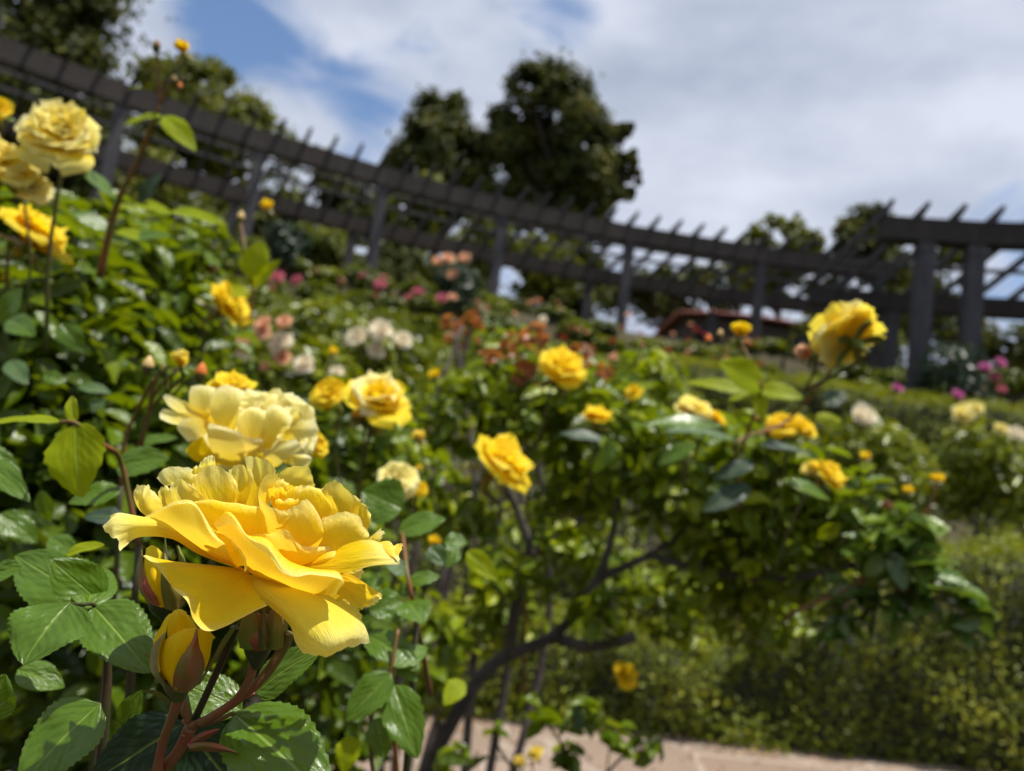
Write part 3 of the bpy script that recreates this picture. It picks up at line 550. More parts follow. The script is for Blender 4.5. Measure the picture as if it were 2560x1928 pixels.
PET = dict(
 L1=[[(1072, 884, 1), (1074, 889, 0), (1077, 896, -1), (1081, 903, -1), (1085, 910, -1), (1090, 915, -1), (1096, 922, 0)],
     [(880, 860, 2), (890, 876, -3), (900, 915, -6), (920, 965, -8), (960, 1010, -8), (1030, 1020, -7), (1110, 1000, -4)],
     [(650, 836, 2), (690, 880, -5), (730, 935, -8), (780, 1020, -11), (860, 1110, -12), (980, 1120, -10), (1155, 1060, -6)],
     [(495, 812, 4), (555, 885, -4), (600, 975, -9), (745, 1045, -13), (792, 1190, -14), (950, 1196, -12), (1188, 1102, -8)],
     [(430, 798, 5), (545, 905, -6), (590, 985, -12), (700, 1050, -17), (730, 1210, -18), (900, 1258, -16), (1203, 1116, -10)],
     [(408, 800, 5), (535, 915, -8), (600, 1000, -14), (692, 1100, -20), (755, 1235, -21), (880, 1262, -19), (1206, 1119, -12)]],
 L2=[[(1088, 915, 1), (1092, 918, 1), (1100, 920, 1), (1110, 920, 2), (1120, 920, 3)],
     [(1110, 1010, -3), (1180, 1020, -6), (1260, 1010, -6), (1360, 1000, -3), (1450, 985, 2)],
     [(1215, 1120, -7), (1330, 1140, -12), (1450, 1130, -12), (1560, 1095, -8), (1660, 1090, -2)],
     [(1345, 1240, -9), (1430, 1280, -17), (1560, 1285, -18), (1690, 1215, -13), (1800, 1200, -6)],
     [(1385, 1350, -9), (1480, 1385, -18), (1600, 1375, -20), (1740, 1315, -16), (1850, 1285, -8)],
     [(1430, 1420, -8), (1512, 1448, -16), (1612, 1425, -18), (1730, 1385, -15), (1860, 1352, -8)]],
 F4=[[(1074, 888, 0), (1078, 893, -1), (1084, 899, -1), (1090, 904, -1), (1096, 908, -1), (1100, 912, -1), (1105, 914, 0), (1110, 916, 1)],
     [(975, 770, -3), (1030, 790, -6), (1100, 820, -8), (1170, 875, -9), (1260, 925, -9), (1380, 975, -7), (1460, 1010, -5), (1480, 1040, -3)],
     [(868, 607, -3), (960, 541, -6), (1065, 670, -9), (1198, 695, -12), (1335, 825, -12), (1495, 880, -9), (1640, 915, -6), (1585, 1050, -5)],
     [(872, 604, -5), (970, 534, -8), (1078, 675, -14), (1210, 730, -18), (1320, 870, -20), (1490, 890, -17), (1675, 922, -12), (1640, 1050, -10)],
     [(880, 610, -6), (990, 590, -10), (1086, 700, -15), (1212, 800, -20), (1330, 927, -22), (1500, 908, -20), (1690, 955, -14), (1655, 1038, -13)]],
 F2b=[[(1050, 880, 2), (1056, 890, 1), (1062, 898, 0), (1066, 906, 0)],
     [(910, 800, 0), (940, 810, -3), (980, 835, -5), (1010, 870, -5)],
     [(860, 650, -2), (930, 700, -5), (1005, 770, -8), (1052, 860, -8)],
     [(900, 640, -2), (960, 690, -5), (1040, 770, -8), (1075, 880, -8)],
     [(915, 650, -3), (965, 705, -7), (1035, 785, -10), (1066, 905, -9)]],
 F2=[[(1045, 880, 3), (1048, 884, 2), (1051, 889, 2), (1054, 893, 2), (1057, 898, 2), (1060, 903, 2)],
     [(760, 775, 2), (800, 770, -1), (850, 765, -4), (900, 790, -5), (950, 825, -5), (1010, 860, -3)],
     [(560, 640, 1), (620, 620, -4), (700, 610, -8), (790, 650, -10), (860, 730, -10), (960, 790, -7)],
     [(430, 545, 3), (515, 498, -1), (620, 455, -5), (742, 452, -9), (860, 630, -12), (938, 722, -11)],
     [(418, 548, 2), (505, 510, -3), (612, 472, -8), (728, 472, -13), (838, 655, -16), (932, 730, -14)]],
 F1=[[(1040, 870, 5), (1040, 874, 4), (1042, 878, 4), (1044, 884, 4), (1046, 892, 5)],
     [(760, 640, 3), (760, 680, -1), (760, 720, -2), (762, 755, -1), (765, 788, 1)],
     [(520, 560, 1), (540, 590, -3), (555, 625, -4), (570, 655, -3), (590, 688, -1)],
     [(400, 538, -1), (390, 570, -6), (385, 610, -8), (380, 645, -7), (385, 678, -5)],
     [(262, 514, -5), (238, 560, -9), (228, 620, -12), (255, 680, -12), (292, 735, -11)],
     [(212, 535, -8), (158, 605, -10), (178, 660, -12), (235, 702, -14), (252, 768, -15)]],
 F3=[[(1060, 860, 7), (1065, 860, 7), (1070, 860, 7), (1075, 860, 7), (1080, 860, 7)],
     [(860, 640, 4), (960, 660, 2), (1060, 680, 2), (1160, 720, 3), (1230, 740, 5)],
     [(760, 490, 4), (880, 520, 0), (1030, 540, -1), (1150, 590, 0), (1212, 660, 3)],
     [(740, 452, 5), (890, 450, 2), (1060, 478, 1), (1165, 510, 1), (1207, 600, 3)],
     [(742, 450, 7), (900, 452, 5), (1062, 480, 4), (1168, 512, 4), (1212, 612, 5)]],
 F5=[[(1150, 900, 7), (1160, 900, 7), (1175, 900, 7), (1190, 900, 7), (1200, 900, 7)],
     [(1180, 770, 2), (1260, 800, 0), (1340, 825, -1), (1420, 845, 0), (1500, 852, 3)],
     [(1130, 685, 0), (1220, 705, -3), (1330, 700, -4), (1440, 780, -2), (1600, 785, 4)],
     [(1085, 652, 1), (1200, 662, -4), (1325, 632, -5), (1430, 730, -2), (1685, 738, 7)]],
 F6=[[(1300, 880, 5), (1320, 882, 4), (1340, 885, 4), (1360, 888, 5)],
     [(1450, 830, 4), (1470, 845, 1), (1490, 860, 0), (1500, 875, 2)],
     [(1560, 780, 5), (1590, 790, 1), (1600, 820, -1), (1600, 850, 2)],
     [(1680, 735, 7), (1700, 750, 4), (1690, 790, 2), (1680, 830, 4)]],
 C1=[[(1290, 700, 18), (1230, 740, 12), (1230, 770, 8), (1270, 785, 6), (1320, 790, 6), (1370, 785, 6)],
     [(1220, 520, 18), (1180, 560, 9), (1190, 610, 3), (1240, 630, -1), (1310, 640, -1), (1370, 630, 1)],
     [(1240, 370, 20), (1160, 400, 12), (1153, 445, 3), (1200, 510, -3), (1270, 550, -3), (1350, 560, -1)],
     [(1285, 262, 19), (1195, 280, 13), (1148, 350, 5), (1182, 435, -2), (1245, 485, -3), (1337, 520, -1)],
     [(1300, 272, 18), (1205, 300, 13), (1160, 360, 6), (1195, 440, 0), (1255, 480, -1), (1335, 515, 1)]],
 B11=[[(1260, 800, 5), (1330, 810, 4), (1400, 810, 4), (1480, 800, 6)],
     [(1285, 680, 0), (1370, 700, -4), (1460, 705, -4), (1555, 695, 1)],
     [(1305, 570, 0), (1390, 565, -5), (1490, 570, -5), (1565, 620, 1)],
     [(1310, 505, 1), (1372, 485, -3), (1465, 434, -3), (1555, 570, 2)],
     [(1325, 512, 3), (1380, 492, 0), (1468, 440, 1), (1552, 575, 5)]],
 B10=[[(1440, 640, 7), (1480, 650, 7), (1520, 650, 7), (1560, 640, 9)],
     [(1420, 500, 7), (1470, 490, 3), (1530, 505, 3), (1590, 560, 9)],
     [(1405, 400, 9), (1460, 385, 4), (1540, 400, 4), (1600, 480, 9)],
     [(1410, 350, 11), (1470, 340, 7), (1548, 370, 7), (1595, 455, 11)],
     [(1408, 352, 14), (1472, 346, 11), (1545, 375, 11), (1592, 455, 13)]],
 B14=[[(1300, 860, 7), (1320, 865, 7), (1340, 868, 7), (1360, 870, 7), (1380, 870, 8)],
     [(1420, 750, 6), (1470, 775, 3), (1530, 785, 2), (1600, 785, 3), (1680, 760, 6)],
     [(1520, 630, 6), (1600, 620, 1), (1690, 610, -1), (1765, 645, 1), (1832, 690, 6)],
     [(1560, 552, 8), (1640, 524, 4), (1727, 513, 2), (1808, 565, 4), (1860, 665, 9)],
     [(1565, 556, 11), (1645, 528, 8), (1730, 518, 6), (1808, 568, 8), (1858, 668, 11)]],
 B16=[[(1300, 850, 6), (1300, 860, 5), (1305, 870, 4), (1310, 882, 4)],
     [(1540, 800, 4), (1550, 825, -1), (1560, 860, -4), (1570, 892, -3)],
     [(1735, 715, 3), (1740, 770, -3), (1720, 840, -6), (1710, 902, -5)],
     [(1860, 688, 3), (1885, 750, -3), (1885, 815, -6), (1880, 860, -6)],
     [(1940, 725, 4), (1965, 775, 0), (2000, 820, -3), (2052, 850, -5)]],
 B15a=[[(1800, 720, 11), (1800, 740, 11), (1810, 760, 11)], [(1868, 672, 11), (1900, 690, 9), (1900, 720, 10)], [(1930, 626, 13), (1962, 652, 12), (1922, 708, 12)]],
 B15b=[[(1850, 740, 9), (1860, 770, 7), (1880, 805, 5)], [(1910, 716, 9), (1940, 745, 4), (1965, 795, 2)], [(1985, 706, 10), (2010, 745, 5), (2015, 805, 0)], [(2022, 732, 8), (2052, 775, 4), (2052, 848, -2)]],
 B15c=[[(1960, 780, 4), (1980, 800, 2), (2000, 830, 0)], [(2005, 740, 6), (2030, 765, 3), (2040, 800, 1)], [(2040, 720, 9), (2068, 728, 7), (2066, 758, 5)], [(2055, 722, 7), (2072, 738, 6), (2060, 760, 6)]],
 B17=[[(1450, 925, 7), (1450, 960, 5), (1450, 1000, 7)], [(1690, 905, 4), (1680, 980, -2), (1670, 1060, 3)], [(1815, 960, 3), (1780, 1050, -4), (1755, 1112, 1)], [(1900, 1020, 2), (1850, 1080, -5), (1803, 1138, 0)],
      [(1925, 1028, -2), (1880, 1085, -9), (1806, 1140, -4)], [(1945, 1050, -4), (1905, 1105, -8), (1803, 1143, -6)]],
 B17b=[[(1650, 900, 9), (1650, 910, 8), (1660, 930, 9)], [(1750, 890, 10), (1755, 915, 8), (1760, 940, 9)], [(1820, 872, 12), (1818, 910, 10), (1795, 965, 9)]],
 B18=[[(1400, 970, 11), (1400, 980, 11), (1400, 990, 11)], [(1560, 1030, 9), (1560, 1080, 7), (1540, 1120, 8)], [(1700, 1020, 7), (1695, 1100, 3), (1660, 1160, 6)], [(1780, 1100, 5), (1805, 1170, 2), (1815, 1228, 4)]],
 B12=[[(1560, 640, 13), (1620, 650, 13), (1680, 650, 13), (1740, 640, 13)], [(1545, 510, 13), (1610, 510, 10), (1680, 510, 8), (1765, 540, 12)], [(1538, 400, 16), (1590, 400, 13), (1655, 420, 6), (1772, 460, 12)], [(1540, 375, 18), (1598, 326, 17), (1662, 325, 12), (1780, 430, 14)], [(1545, 378, 20), (1620, 318, 21), (1700, 330, 18), (1782, 425, 17)]],
 B13=[[(1720, 640, 14), (1760, 650, 13), (1800, 660, 13)], [(1758, 530, 14), (1800, 560, 10), (1838, 640, 11)], [(1768, 440, 16), (1820, 480, 11), (1868, 580, 11)], [(1778, 428, 17), (1848, 482, 14), (1873, 565, 12)]],
 B9=[[(1340, 520, 18), (1380, 530, 18), (1430, 530, 18)], [(1320, 400, 22), (1380, 410, 17), (1460, 420, 19)], [(1285, 300, 26), (1340, 320, 21), (1410, 310, 17), (1490, 345, 22)], [(1312, 240, 27), (1395, 219, 24), (1475, 238, 23), (1500, 332, 23)], [(1318, 243, 30), (1395, 224, 28), (1472, 243, 27), (1496, 330, 26)]],
 D1=[[(1280, 580, 12), (1330, 590, 10), (1380, 580, 12)], [(1225, 440, 15), (1290, 450, 9), (1350, 450, 13)], [(1205, 330, 18), (1260, 345, 13), (1335, 345, 17)], [(1225, 315, 20), (1285, 300, 17), (1345, 335, 20)]],
 D2=[[(1330, 560, 9), (1380, 560, 8), (1420, 560, 9)], [(1320, 450, 10), (1375, 440, 6), (1430, 450, 10)], [(1335, 390, 12), (1385, 365, 8), (1425, 385, 12)], [(1350, 375, 15), (1395, 355, 13), (1420, 370, 15)]],
 D3=[[(1300, 590, 8), (1340, 590, 7), (1390, 590, 8)], [(1255, 480, 8), (1320, 490, 4), (1400, 480, 6)], [(1255, 440, 9), (1330, 455, 4), (1405, 440, 7)], [(1270, 430, 11), (1330, 440, 7), (1400, 430, 9)]],
 D4=[[(1290, 560, 14), (1330, 560, 13), (1360, 560, 13)], [(1250, 420, 14), (1290, 400, 11), (1330, 430, 12)], [(1245, 370, 16), (1290, 365, 12), (1335, 385, 15)], [(1260, 360, 17), (1300, 350, 15), (1330, 378, 17)]],
 B7=[[(1120, 640, 21), (1150, 640, 20), (1180, 630, 20), (1220, 610, 21)], [(1068, 460, 21), (1110, 450, 18), (1150, 440, 18), (1190, 420, 22)], [(1100, 300, 25), (1140, 300, 20), (1180, 310, 20), (1225, 320, 23)], [(1060, 163, 29), (1120, 157, 25), (1195, 183, 25), (1262, 247, 25)], [(1064, 168, 31), (1122, 162, 29), (1192, 188, 29), (1258, 250, 28)]],
 B6=[[(1040, 600, 19), (1060, 600, 18), (1080, 600, 19)], [(985, 465, 19), (1020, 465, 16), (1062, 468, 17)], [(972, 330, 23), (1040, 320, 18), (1102, 330, 20)], [(968, 238, 26), (1030, 205, 22), (1108, 275, 22)], [(985, 230, 28), (1030, 208, 26), (1100, 262, 25)]],
 B5=[[(960, 620, 16), (1000, 620, 15), (1040, 620, 16)], [(800, 450, 18), (880, 465, 14), (978, 470, 16)], [(742, 360, 21), (860, 345, 16), (994, 370, 18)], [(745, 275, 25), (815, 230, 22), (900, 220, 20), (992, 320, 21)], [(752, 272, 27), (818, 235, 25), (900, 226, 23), (985, 315, 24)]],
 B2=[[(860, 560, 23), (880, 560, 22), (900, 560, 23)], [(650, 350, 24), (710, 380, 20), (770, 420, 21)], [(560, 345, 25), (630, 300, 22), (730, 300, 23)], [(498, 295, 27), (560, 225, 26), (690, 232, 26), (770, 262, 27)]],
 B3=[[(760, 560, 17), (820, 560, 16), (880, 560, 17)], [(592, 460, 18), (690, 460, 13), (795, 448, 15)], [(582, 385, 20), (650, 370, 15), (745, 385, 18)], [(598, 335, 22), (640, 300, 19), (715, 345, 20)]],
 B3b=[[(640, 560, 15), (660, 560, 15), (680, 560, 15)], [(530, 490, 16), (560, 480, 14), (600, 470, 15)], [(502, 400, 18), (540, 390, 14), (585, 390, 16)], [(512, 365, 19), (545, 346, 17), (582, 368, 18)]],
 B4=[[(600, 620, 13), (620, 620, 13), (640, 620, 14)], [(405, 528, 13), (425, 525, 8), (480, 515, 9), (540, 493, 13)], [(342, 405, 14), (402, 430, 5), (445, 430, 9), (510, 435, 14)], [(368, 340, 16), (415, 345, 9), (445, 350, 11), (478, 395, 15)], [(385, 330, 18), (428, 317, 13), (440, 322, 13), (470, 375, 16)]],
 B1=[[(840, 420, 27), (850, 420, 27), (860, 420, 27)], [(770, 255, 28), (820, 245, 26), (870, 240, 28)], [(772, 205, 31), (822, 195, 28), (870, 195, 31)], [(788, 177, 32), (830, 154, 31), (866, 158, 32)]],
 B1b=[[(760, 420, 25), (780, 420, 25), (800, 420, 25)], [(720, 260, 26), (750, 255, 24), (790, 260, 26)], [(735, 228, 27), (765, 215, 26), (800, 222, 27)]],
 G1=[[(1200, 800, 12), (1300, 820, 12), (1400, 820, 12)], [(1000, 620, 14), (1200, 600, 12), (1450, 620, 14)], [(980, 480, 18), (1200, 480, 15), (1500, 520, 18)]],
 G2=[[(1000, 800, 11), (1050, 820, 11), (1100, 820, 11)], [(760, 640, 12), (900, 620, 9), (1100, 640, 10)], [(640, 500, 15), (860, 500, 12), (1080, 500, 14)]],
 G3=[[(1300, 980, 12), (1350, 1000, 12), (1380, 1010, 12)], [(1480, 900, 11), (1500, 960, 8), (1500, 1010, 10)], [(1650, 900, 10), (1690, 960, 7), (1700, 1010, 9)]],
)
pale = {'B2', 'B3', 'B1', 'B1b', 'B4', 'B15a', 'B15b', 'B15c', 'B17b', 'F1', 'L2', 'B3b'}
for i, (k, rows) in enumerate(PET.items()):
    if k[0] in 'BCD' and len(rows) > 4 and k not in ('B16', 'B17'): rows = rows[:-1]
    hpetal(bloom, rows, 'petal_rim' if k in pale else 'petal', 34 if k[0] in 'LF' else 26, seed=i*1.7, flat=1 if k[0] in 'LF' else (.8 if k in ('C1', 'B4') else -.7 if k in ('B2', 'B3', 'B5', 'B6', 'B7', 'B9', 'B12', 'B13', 'B3b', 'D1', 'D4') else .35), wide=k in ('B2', 'B3', 'B5', 'B6', 'B7', 'B9', 'B10', 'B12'))
def bpt(x, y, d): return P(x/2.572, 1340+y/2.572, .250+d/1000)
def bpetal(parent, rows, m, name, n=18, seed=0):
    g = np.array([[bpt(*q) for q in r] for r in rows]); g = catmull(g, n); g = catmull(g.transpose(1, 0, 2), n).transpose(1, 0, 2)
    u = np.linspace(-1, 1, n)[None]; v = np.linspace(0, 1, n)[:, None]
    uv = np.stack([np.broadcast_to(u, (n, n)), np.broadcast_to(v, (n, n))], -1).reshape(-1, 2)
    return mk(name, g.reshape(-1, 3), grid_faces(n, n), M[m], parent, uv)
def tubeb(parent, pts, rad, m, name='stem', conv=bpt):
    return MB().tube([conv(*q) for q in pts], [r/1000 for r in rad], 12, 8).build(name, M[m], parent)
# stems
tubeb(hero, [(1020, 1620, 6), (1050, 1512, 5), (1150, 1380, 4), (1225, 1230, 4)], [2.2, 2.1, 2.0, 2.3], 'stem_red')
tubeb(hero, [(1225, 1230, 4), (1290, 1200, 4), (1400, 1140, 5), (1560, 1030, 7), (1700, 900, 9), (1810, 740, 11), (1860, 620, 12)], [1.7, 1.5, 1.5, 1.6, 1.7, 1.9, 2.2], 'stem_red')
tubeb(hero, [(1240, 1200, 9), (1290, 1100, 9), (1400, 860, 10), (1470, 690, 10), (1510, 590, 9)], [1.3, 1.3, 1.3, 1.5, 1.6], 'stem_dark')
tubeb(hero, [(1010, 1530, 1), (1030, 1400, 0), (1060, 1290, -2), (1110, 1160, -4), (1150, 1040, -5)], [1.9, 1.5, 1.5, 1.6, 1.9], 'stem_red')
tubeb(hero, [(1270, 1215, 3), (1480, 1090, 2), (1590, 950, 1), (1630, 830, 1), (1650, 720, 1)], [1.3, 1.3, 1.4, 1.7, 2.4], 'stem_red')
tubeb(hero, [(1225, 1230, 8), (1180, 1000, 16), (1120, 700, 22), (1070, 480, 24)], [1.5, 1.3, 1.3, 1.4], 'stem_dark')
# bud 1: half-open yellow bud with green-red sepals, in front
def bud_body(parent, c, axis, h, r, m, n=22, top=.18, squash=1.0):
    prof = [(h*t, r*(math.sin(math.pi*min(1, (t*.86+.10)))**.75)*(1 if t < .6 else 1-(t-.6)*.6)) for t in np.linspace(0, 1, 14)]
    prof[-1] = (prof[-1][0], r*top); V, f = lathe(c, axis, prof, n)
    uv = np.stack([np.tile(np.arange(n)/n*4, len(prof)), np.repeat(np.linspace(.1, .8, len(prof)), n)], 1); return mk('bud', V, f, M[m], parent, uv)
bud1 = bud_body(hero, bpt(1160, 985, -3), camv(-.04, 1, 0), .0118, .0062, 'petal_gold', top=.3)
for rows, nm in (([[(1110, 980, -10), (1130, 985, -12), (1160, 985, -12)], [(1030, 850, -9), (1090, 860, -13), (1190, 850, -12)], [(1032, 740, -8), (1110, 730, -12.5), (1250, 690, -10)], [(1045, 690, -6), (1120, 640, -10), (1265, 600, -8)], [(1080, 650, -3), (1170, 600, -6), (1270, 590, -6)]], 'petal'),
                 ([[(1200, 970, -9), (1240, 970, -9), (1270, 950, -6)], [(1250, 850, -10), (1310, 830, -7), (1340, 810, -2)], [(1260, 700, -9), (1330, 690, -7), (1365, 680, -2)], [(1270, 605, -7), (1320, 600, -6), (1385, 655, -2)], [(1280, 595, -4), (1330, 600, -3), (1380, 650, -1)]], 'petal'),
                 ([[(1100, 950, -6), (1080, 950, -4), (1060, 940, 0)], [(1060, 800, -8), (1020, 800, -5), (985, 790, 0)], [(1060, 680, -7), (1025, 670, -4), (992, 660, 0)], [(1080, 560, -5), (1060, 540, -3), (1030, 590, 0)], [(1100, 510, -2), (1090, 500, 0), (1060, 540, 1)]], 'petal'),
                 ([[(1080, 700, -5), (1130, 700, -8), (1190, 680, -6)], [(1075, 600, -5), (1130, 590, -8), (1200, 600, -5)], [(1090, 520, -4), (1140, 510, -6), (1200, 530, -3)], [(1120, 478, -2), (1160, 470, -2), (1200, 490, 0)]], 'petal'),
                 ([[(1190, 700, -5), (1230, 700, -6), (1280, 690, -3)], [(1200, 600, -4), (1235, 600, -5), (1275, 610, -2)], [(1195, 500, -2), (1225, 520, -3), (1250, 560, 0)]], 'petal')):
    bpetal(bud1, rows, 'petal_gold', nm)
bpetal(bud1, [[(1100, 990, -9), (1060, 975, -7), (1040, 960, -3)], [(1030, 900, -12), (990, 890, -8), (968, 870, -2)], [(1015, 790, -12), (985, 780, -8), (966, 770, -2)], [(1030, 690, -10), (1010, 680, -8), (985, 700, -4)], [(1070, 625, -8), (1060, 620, -7), (1050, 640, -6)]], 'sepal', 'sepal')
bpetal(bud1, [[(1110, 1000, -11), (1200, 1010, -12), (1270, 960, -7)], [(1115, 900, -13.5), (1210, 900, -15), (1315, 860, -8)], [(1150, 800, -13.5), (1220, 780, -15), (1310, 780, -9)], [(1200, 730, -12), (1235, 710, -13), (1285, 720, -9)], [(1240, 660, -10), (1262, 650, -10), (1275, 660, -9)], [(1255, 600, -8), (1262, 595, -8), (1268, 600, -8)]], 'sepal_red', 'sepal')
bpetal(bud1, [[(1260, 960, -3), (1290, 950, 0), (1290, 930, 3)], [(1320, 870, -2), (1345, 860, 0), (1350, 830, 3)], [(1380, 760, 0), (1405, 770, 1), (1415, 720, 3)], [(1440, 650, 2), (1470, 670, 2), (1490, 620, 3)], [(1535, 552, 3), (1540, 556, 3), (1540, 548, 3)]], 'sepal', 'sepal')
V_, F_ = lathe(bpt(1150, 1060, -5), camv(-.04, 1, 0), [(0, .0018), (.0018, .0028), (.0038, .0040), (.0058, .0046), (.0075, .0050), (.010, .0035)], 16); mk('receptacle', V_, F_, M['stem_green'], bud1)
# bud 2: closed dark bud under the bloom
bud2 = bud_body(hero, bpt(1665, 730, 0), camv(.06, 1, 0), .0125, .0068, 'sepal_red', top=.1)
for (x, w_, dd) in ((1600, 60, -6), (1690, 26, -7.5), (1760, 60, -5)):
    bpetal(bud2, [[(x-w_, 720, dd+2), (x, 735, dd), (x+w_, 720, dd+2)], [(x-w_*1.1, 610, dd+1), (x, 600, dd-.9), (x+w_*1.1, 610, dd+1)], [(x-w_*.7+10, 500, dd+2.5), (x+8, 500, dd+1), (x+w_*.7, 500, dd+2.5)], [(x+10, 440, dd+4), (x+12, 440, dd+4), (x+14, 440, dd+4)]], 'sepal' if w_ > 30 else 'stem_green', 'sepal', 12)
V_, F_ = lathe(bpt(1645, 850, 1), camv(.1, 1, 0), [(0, .0016), (.002, .0024), (.004, .0036), (.006, .0044), (.0082, .0048), (.010, .005), (.012, .003)], 16); mk('receptacle', V_, F_, M['stem_dark'], bud2)
# bud 3: taller half-open bud behind, between the bloom's left petals
bud3 = bud_body(hero, bpt(1050, 470, 26), camv(-.06, 1, 0), .0190, .0068, 'sepal_red', top=.1)
bpetal(bud3, [[(960, 420, 18), (1040, 460, 15), (1120, 430, 18)], [(930, 300, 17), (990, 300, 13), (1060, 300, 16)], [(925, 200, 19), (980, 190, 16), (1040, 200, 18)], [(940, 80, 22), (985, 60, 20), (1050, 110, 21)]], 'petal_gold', 'petal')
bpetal(bud3, [[(960, 430, 16), (1000, 450, 14), (1060, 440, 16)], [(895, 350, 18), (930, 350, 14), (1010, 380, 14)], [(893, 230, 19), (915, 230, 17), (940, 260, 16)], [(900, 150, 20), (912, 150, 19), (922, 165, 19)], [(910, 88, 21), (912, 86, 21), (915, 90, 21)]], 'sepal_red', 'sepal')
bpetal(bud3, [[(1060, 470, 15), (1130, 480, 13), (1190, 430, 17)], [(1035, 350, 13), (1100, 350, 11), (1190, 370, 15)], [(1035, 220, 14), (1065, 210, 12), (1110, 230, 14)], [(1045, 120, 17), (1060, 110, 16), (1080, 130, 17)], [(1060, 10, 20), (1062, 8, 20), (1065, 12, 20)]], 'sepal', 'sepal')
bpetal(bud3, [[(1120, 400, 24), (1150, 410, 23), (1180, 400, 24)], [(1150, 200, 22), (1170, 190, 21), (1200, 200, 22)], [(1135, 60, 24), (1145, 60, 24), (1155, 70, 24)]], 'sepal', 'sepal')
V_, F_ = lathe(bpt(1075, 560, 25), camv(-.06, 1, 0), [(0, .0016), (.002, .0026), (.004, .0044), (.006, .0058), (.009, .0062), (.010, .004)], 16); mk('receptacle', V_, F_, M['stem_dark'], bud3)
# bracts at the fork
bpetal(hero, [[(1120, 1120, -1), (1135, 1110, -2), (1150, 1150, -1)], [(1040, 1060, -3), (1070, 1030, -4), (1100, 1080, -3)], [(960, 1010, -4), (990, 990, -5), (1010, 1030, -4)], [(905, 997, -4), (906, 996, -4), (907, 999, -4)]], 'sepal', 'bract')
bpetal(hero, [[(1200, 1340, 0), (1220, 1370, -2), (1200, 1385, 0)], [(1300, 1325, -2), (1310, 1350, -4), (1290, 1385, -2)], [(1400, 1335, -3), (1400, 1365, -5), (1380, 1390, -3)], [(1500, 1375, -4), (1490, 1385, -5), (1480, 1392, -4)], [(1545, 1400, -3), (1530, 1410, -3), (1520, 1412, -3)]], 'sepal_red', 'bract')
bpetal(hero, [[(1190, 1330, 3), (1210, 1345, 1), (1220, 1360, 3)], [(1280, 1270, 1), (1300, 1290, -1), (1310, 1320, 1)], [(1380, 1240, 0), (1390, 1250, -1), (1395, 1262, 0)], [(1410, 1240, 0), (1411, 1241, 0), (1412, 1243, 0)]], 'sepal_red', 'bract')
bpetal(hero, [[(1180, 1180, 5), (1200, 1200, 3), (1220, 1230, 5)], [(1150, 1120, 6), (1180, 1130, 3), (1230, 1150, 5)], [(1170, 1060, 6), (1190, 1060, 4), (1215, 1080, 5)], [(1190, 1020, 6), (1192, 1020, 6), (1195, 1023, 6)]], 'sepal_red', 'bract')
for (x, y, d, dx) in ((1020, 1330, -2, -22), (1180, 1290, 1, -24), (1500, 1060, 4, -20), (945, 770, -8, -18), (1445, 1100, 3, 18)):
    tubeb(hero, [(x+8, y, d), (x+dx*.5, y-6, d-.5), (x+dx, y-14, d-1)], [.55, .3, .04], 'sepal_red', 'thorn')
# leaves of the main rose (b-crop pixels -> photo pixels)
def bl(x, y): return x/2.572, 1340+y/2.572
def bleaf(x0, y0, d0, x1, y1, d1, w, nv, m='leaf_a', **k): return leaf(hero, *bl(x0, y0), d0, *bl(x1, y1), d1, w*1.2, nv, m, **k)
bleaf(1500, 1140, .262, 2130, 1680, .236, 25, (.12, .74, .6), fold=.10, droop=.12)
bleaf(1640, 1010, .275, 2040, 700, .272, 14.5, (-.2, .75, .7), fold=.05)
bleaf(1560, 1120, .285, 1080, 900, .285, 15, (.1, .7, .7), fold=.05)
bleaf(1180, 1200, .268, 560, 1600, .262, 20, (.2, .35, .85), 'leaf_d', fold=.05, droop=.05)  # shaded leaf: the shade is put into its dark colour
bleaf(1210, 1230, .275, 1560, 1700, .268, 23, (-.2, .3, .9), 'leaf_d', fold=.05)
bleaf(650, 1075, .255, 90, 1600, .236, 23, (-.05, .72, .65), fold=.12, droop=.10)
bleaf(450, 430, .275, 130, 800, .255, 27, (-.1, .45, .85), fold=.08, droop=.10)
bleaf(600, 450, .290, 950, 840, .270, 20, (.15, .74, .6), fold=.12, droop=.10)
bleaf(600, 440, .315, 60, 90, .33, 23, (.1, .6, .75), fold=.08)
bleaf(650, 430, .31, 330, 150, .30, 17, (.2, .6, .75), fold=.14)
bleaf(560, 470, .30, 650, 150, .33, 16, (.5, .4, .75), 'leaf_a', fold=.15)
bleaf(420, 120, .33, 660, 40, .33, 8, (.1, .9, .4), 'leaf_y')
bleaf(-60, 260, .30, 130, 190, .30, 9, (.1, .7, .7))
bleaf(-80, 1180, .24, 20, 900, .24, 12, (.3, .4, .8))
bleaf(780, 1240, .30, 900, 1000, .30, 9, (.1, .5, .8))
bleaf(110, 860, .33, 410, 960, .33, 12, (0, .8, .6), 'leaf_a')

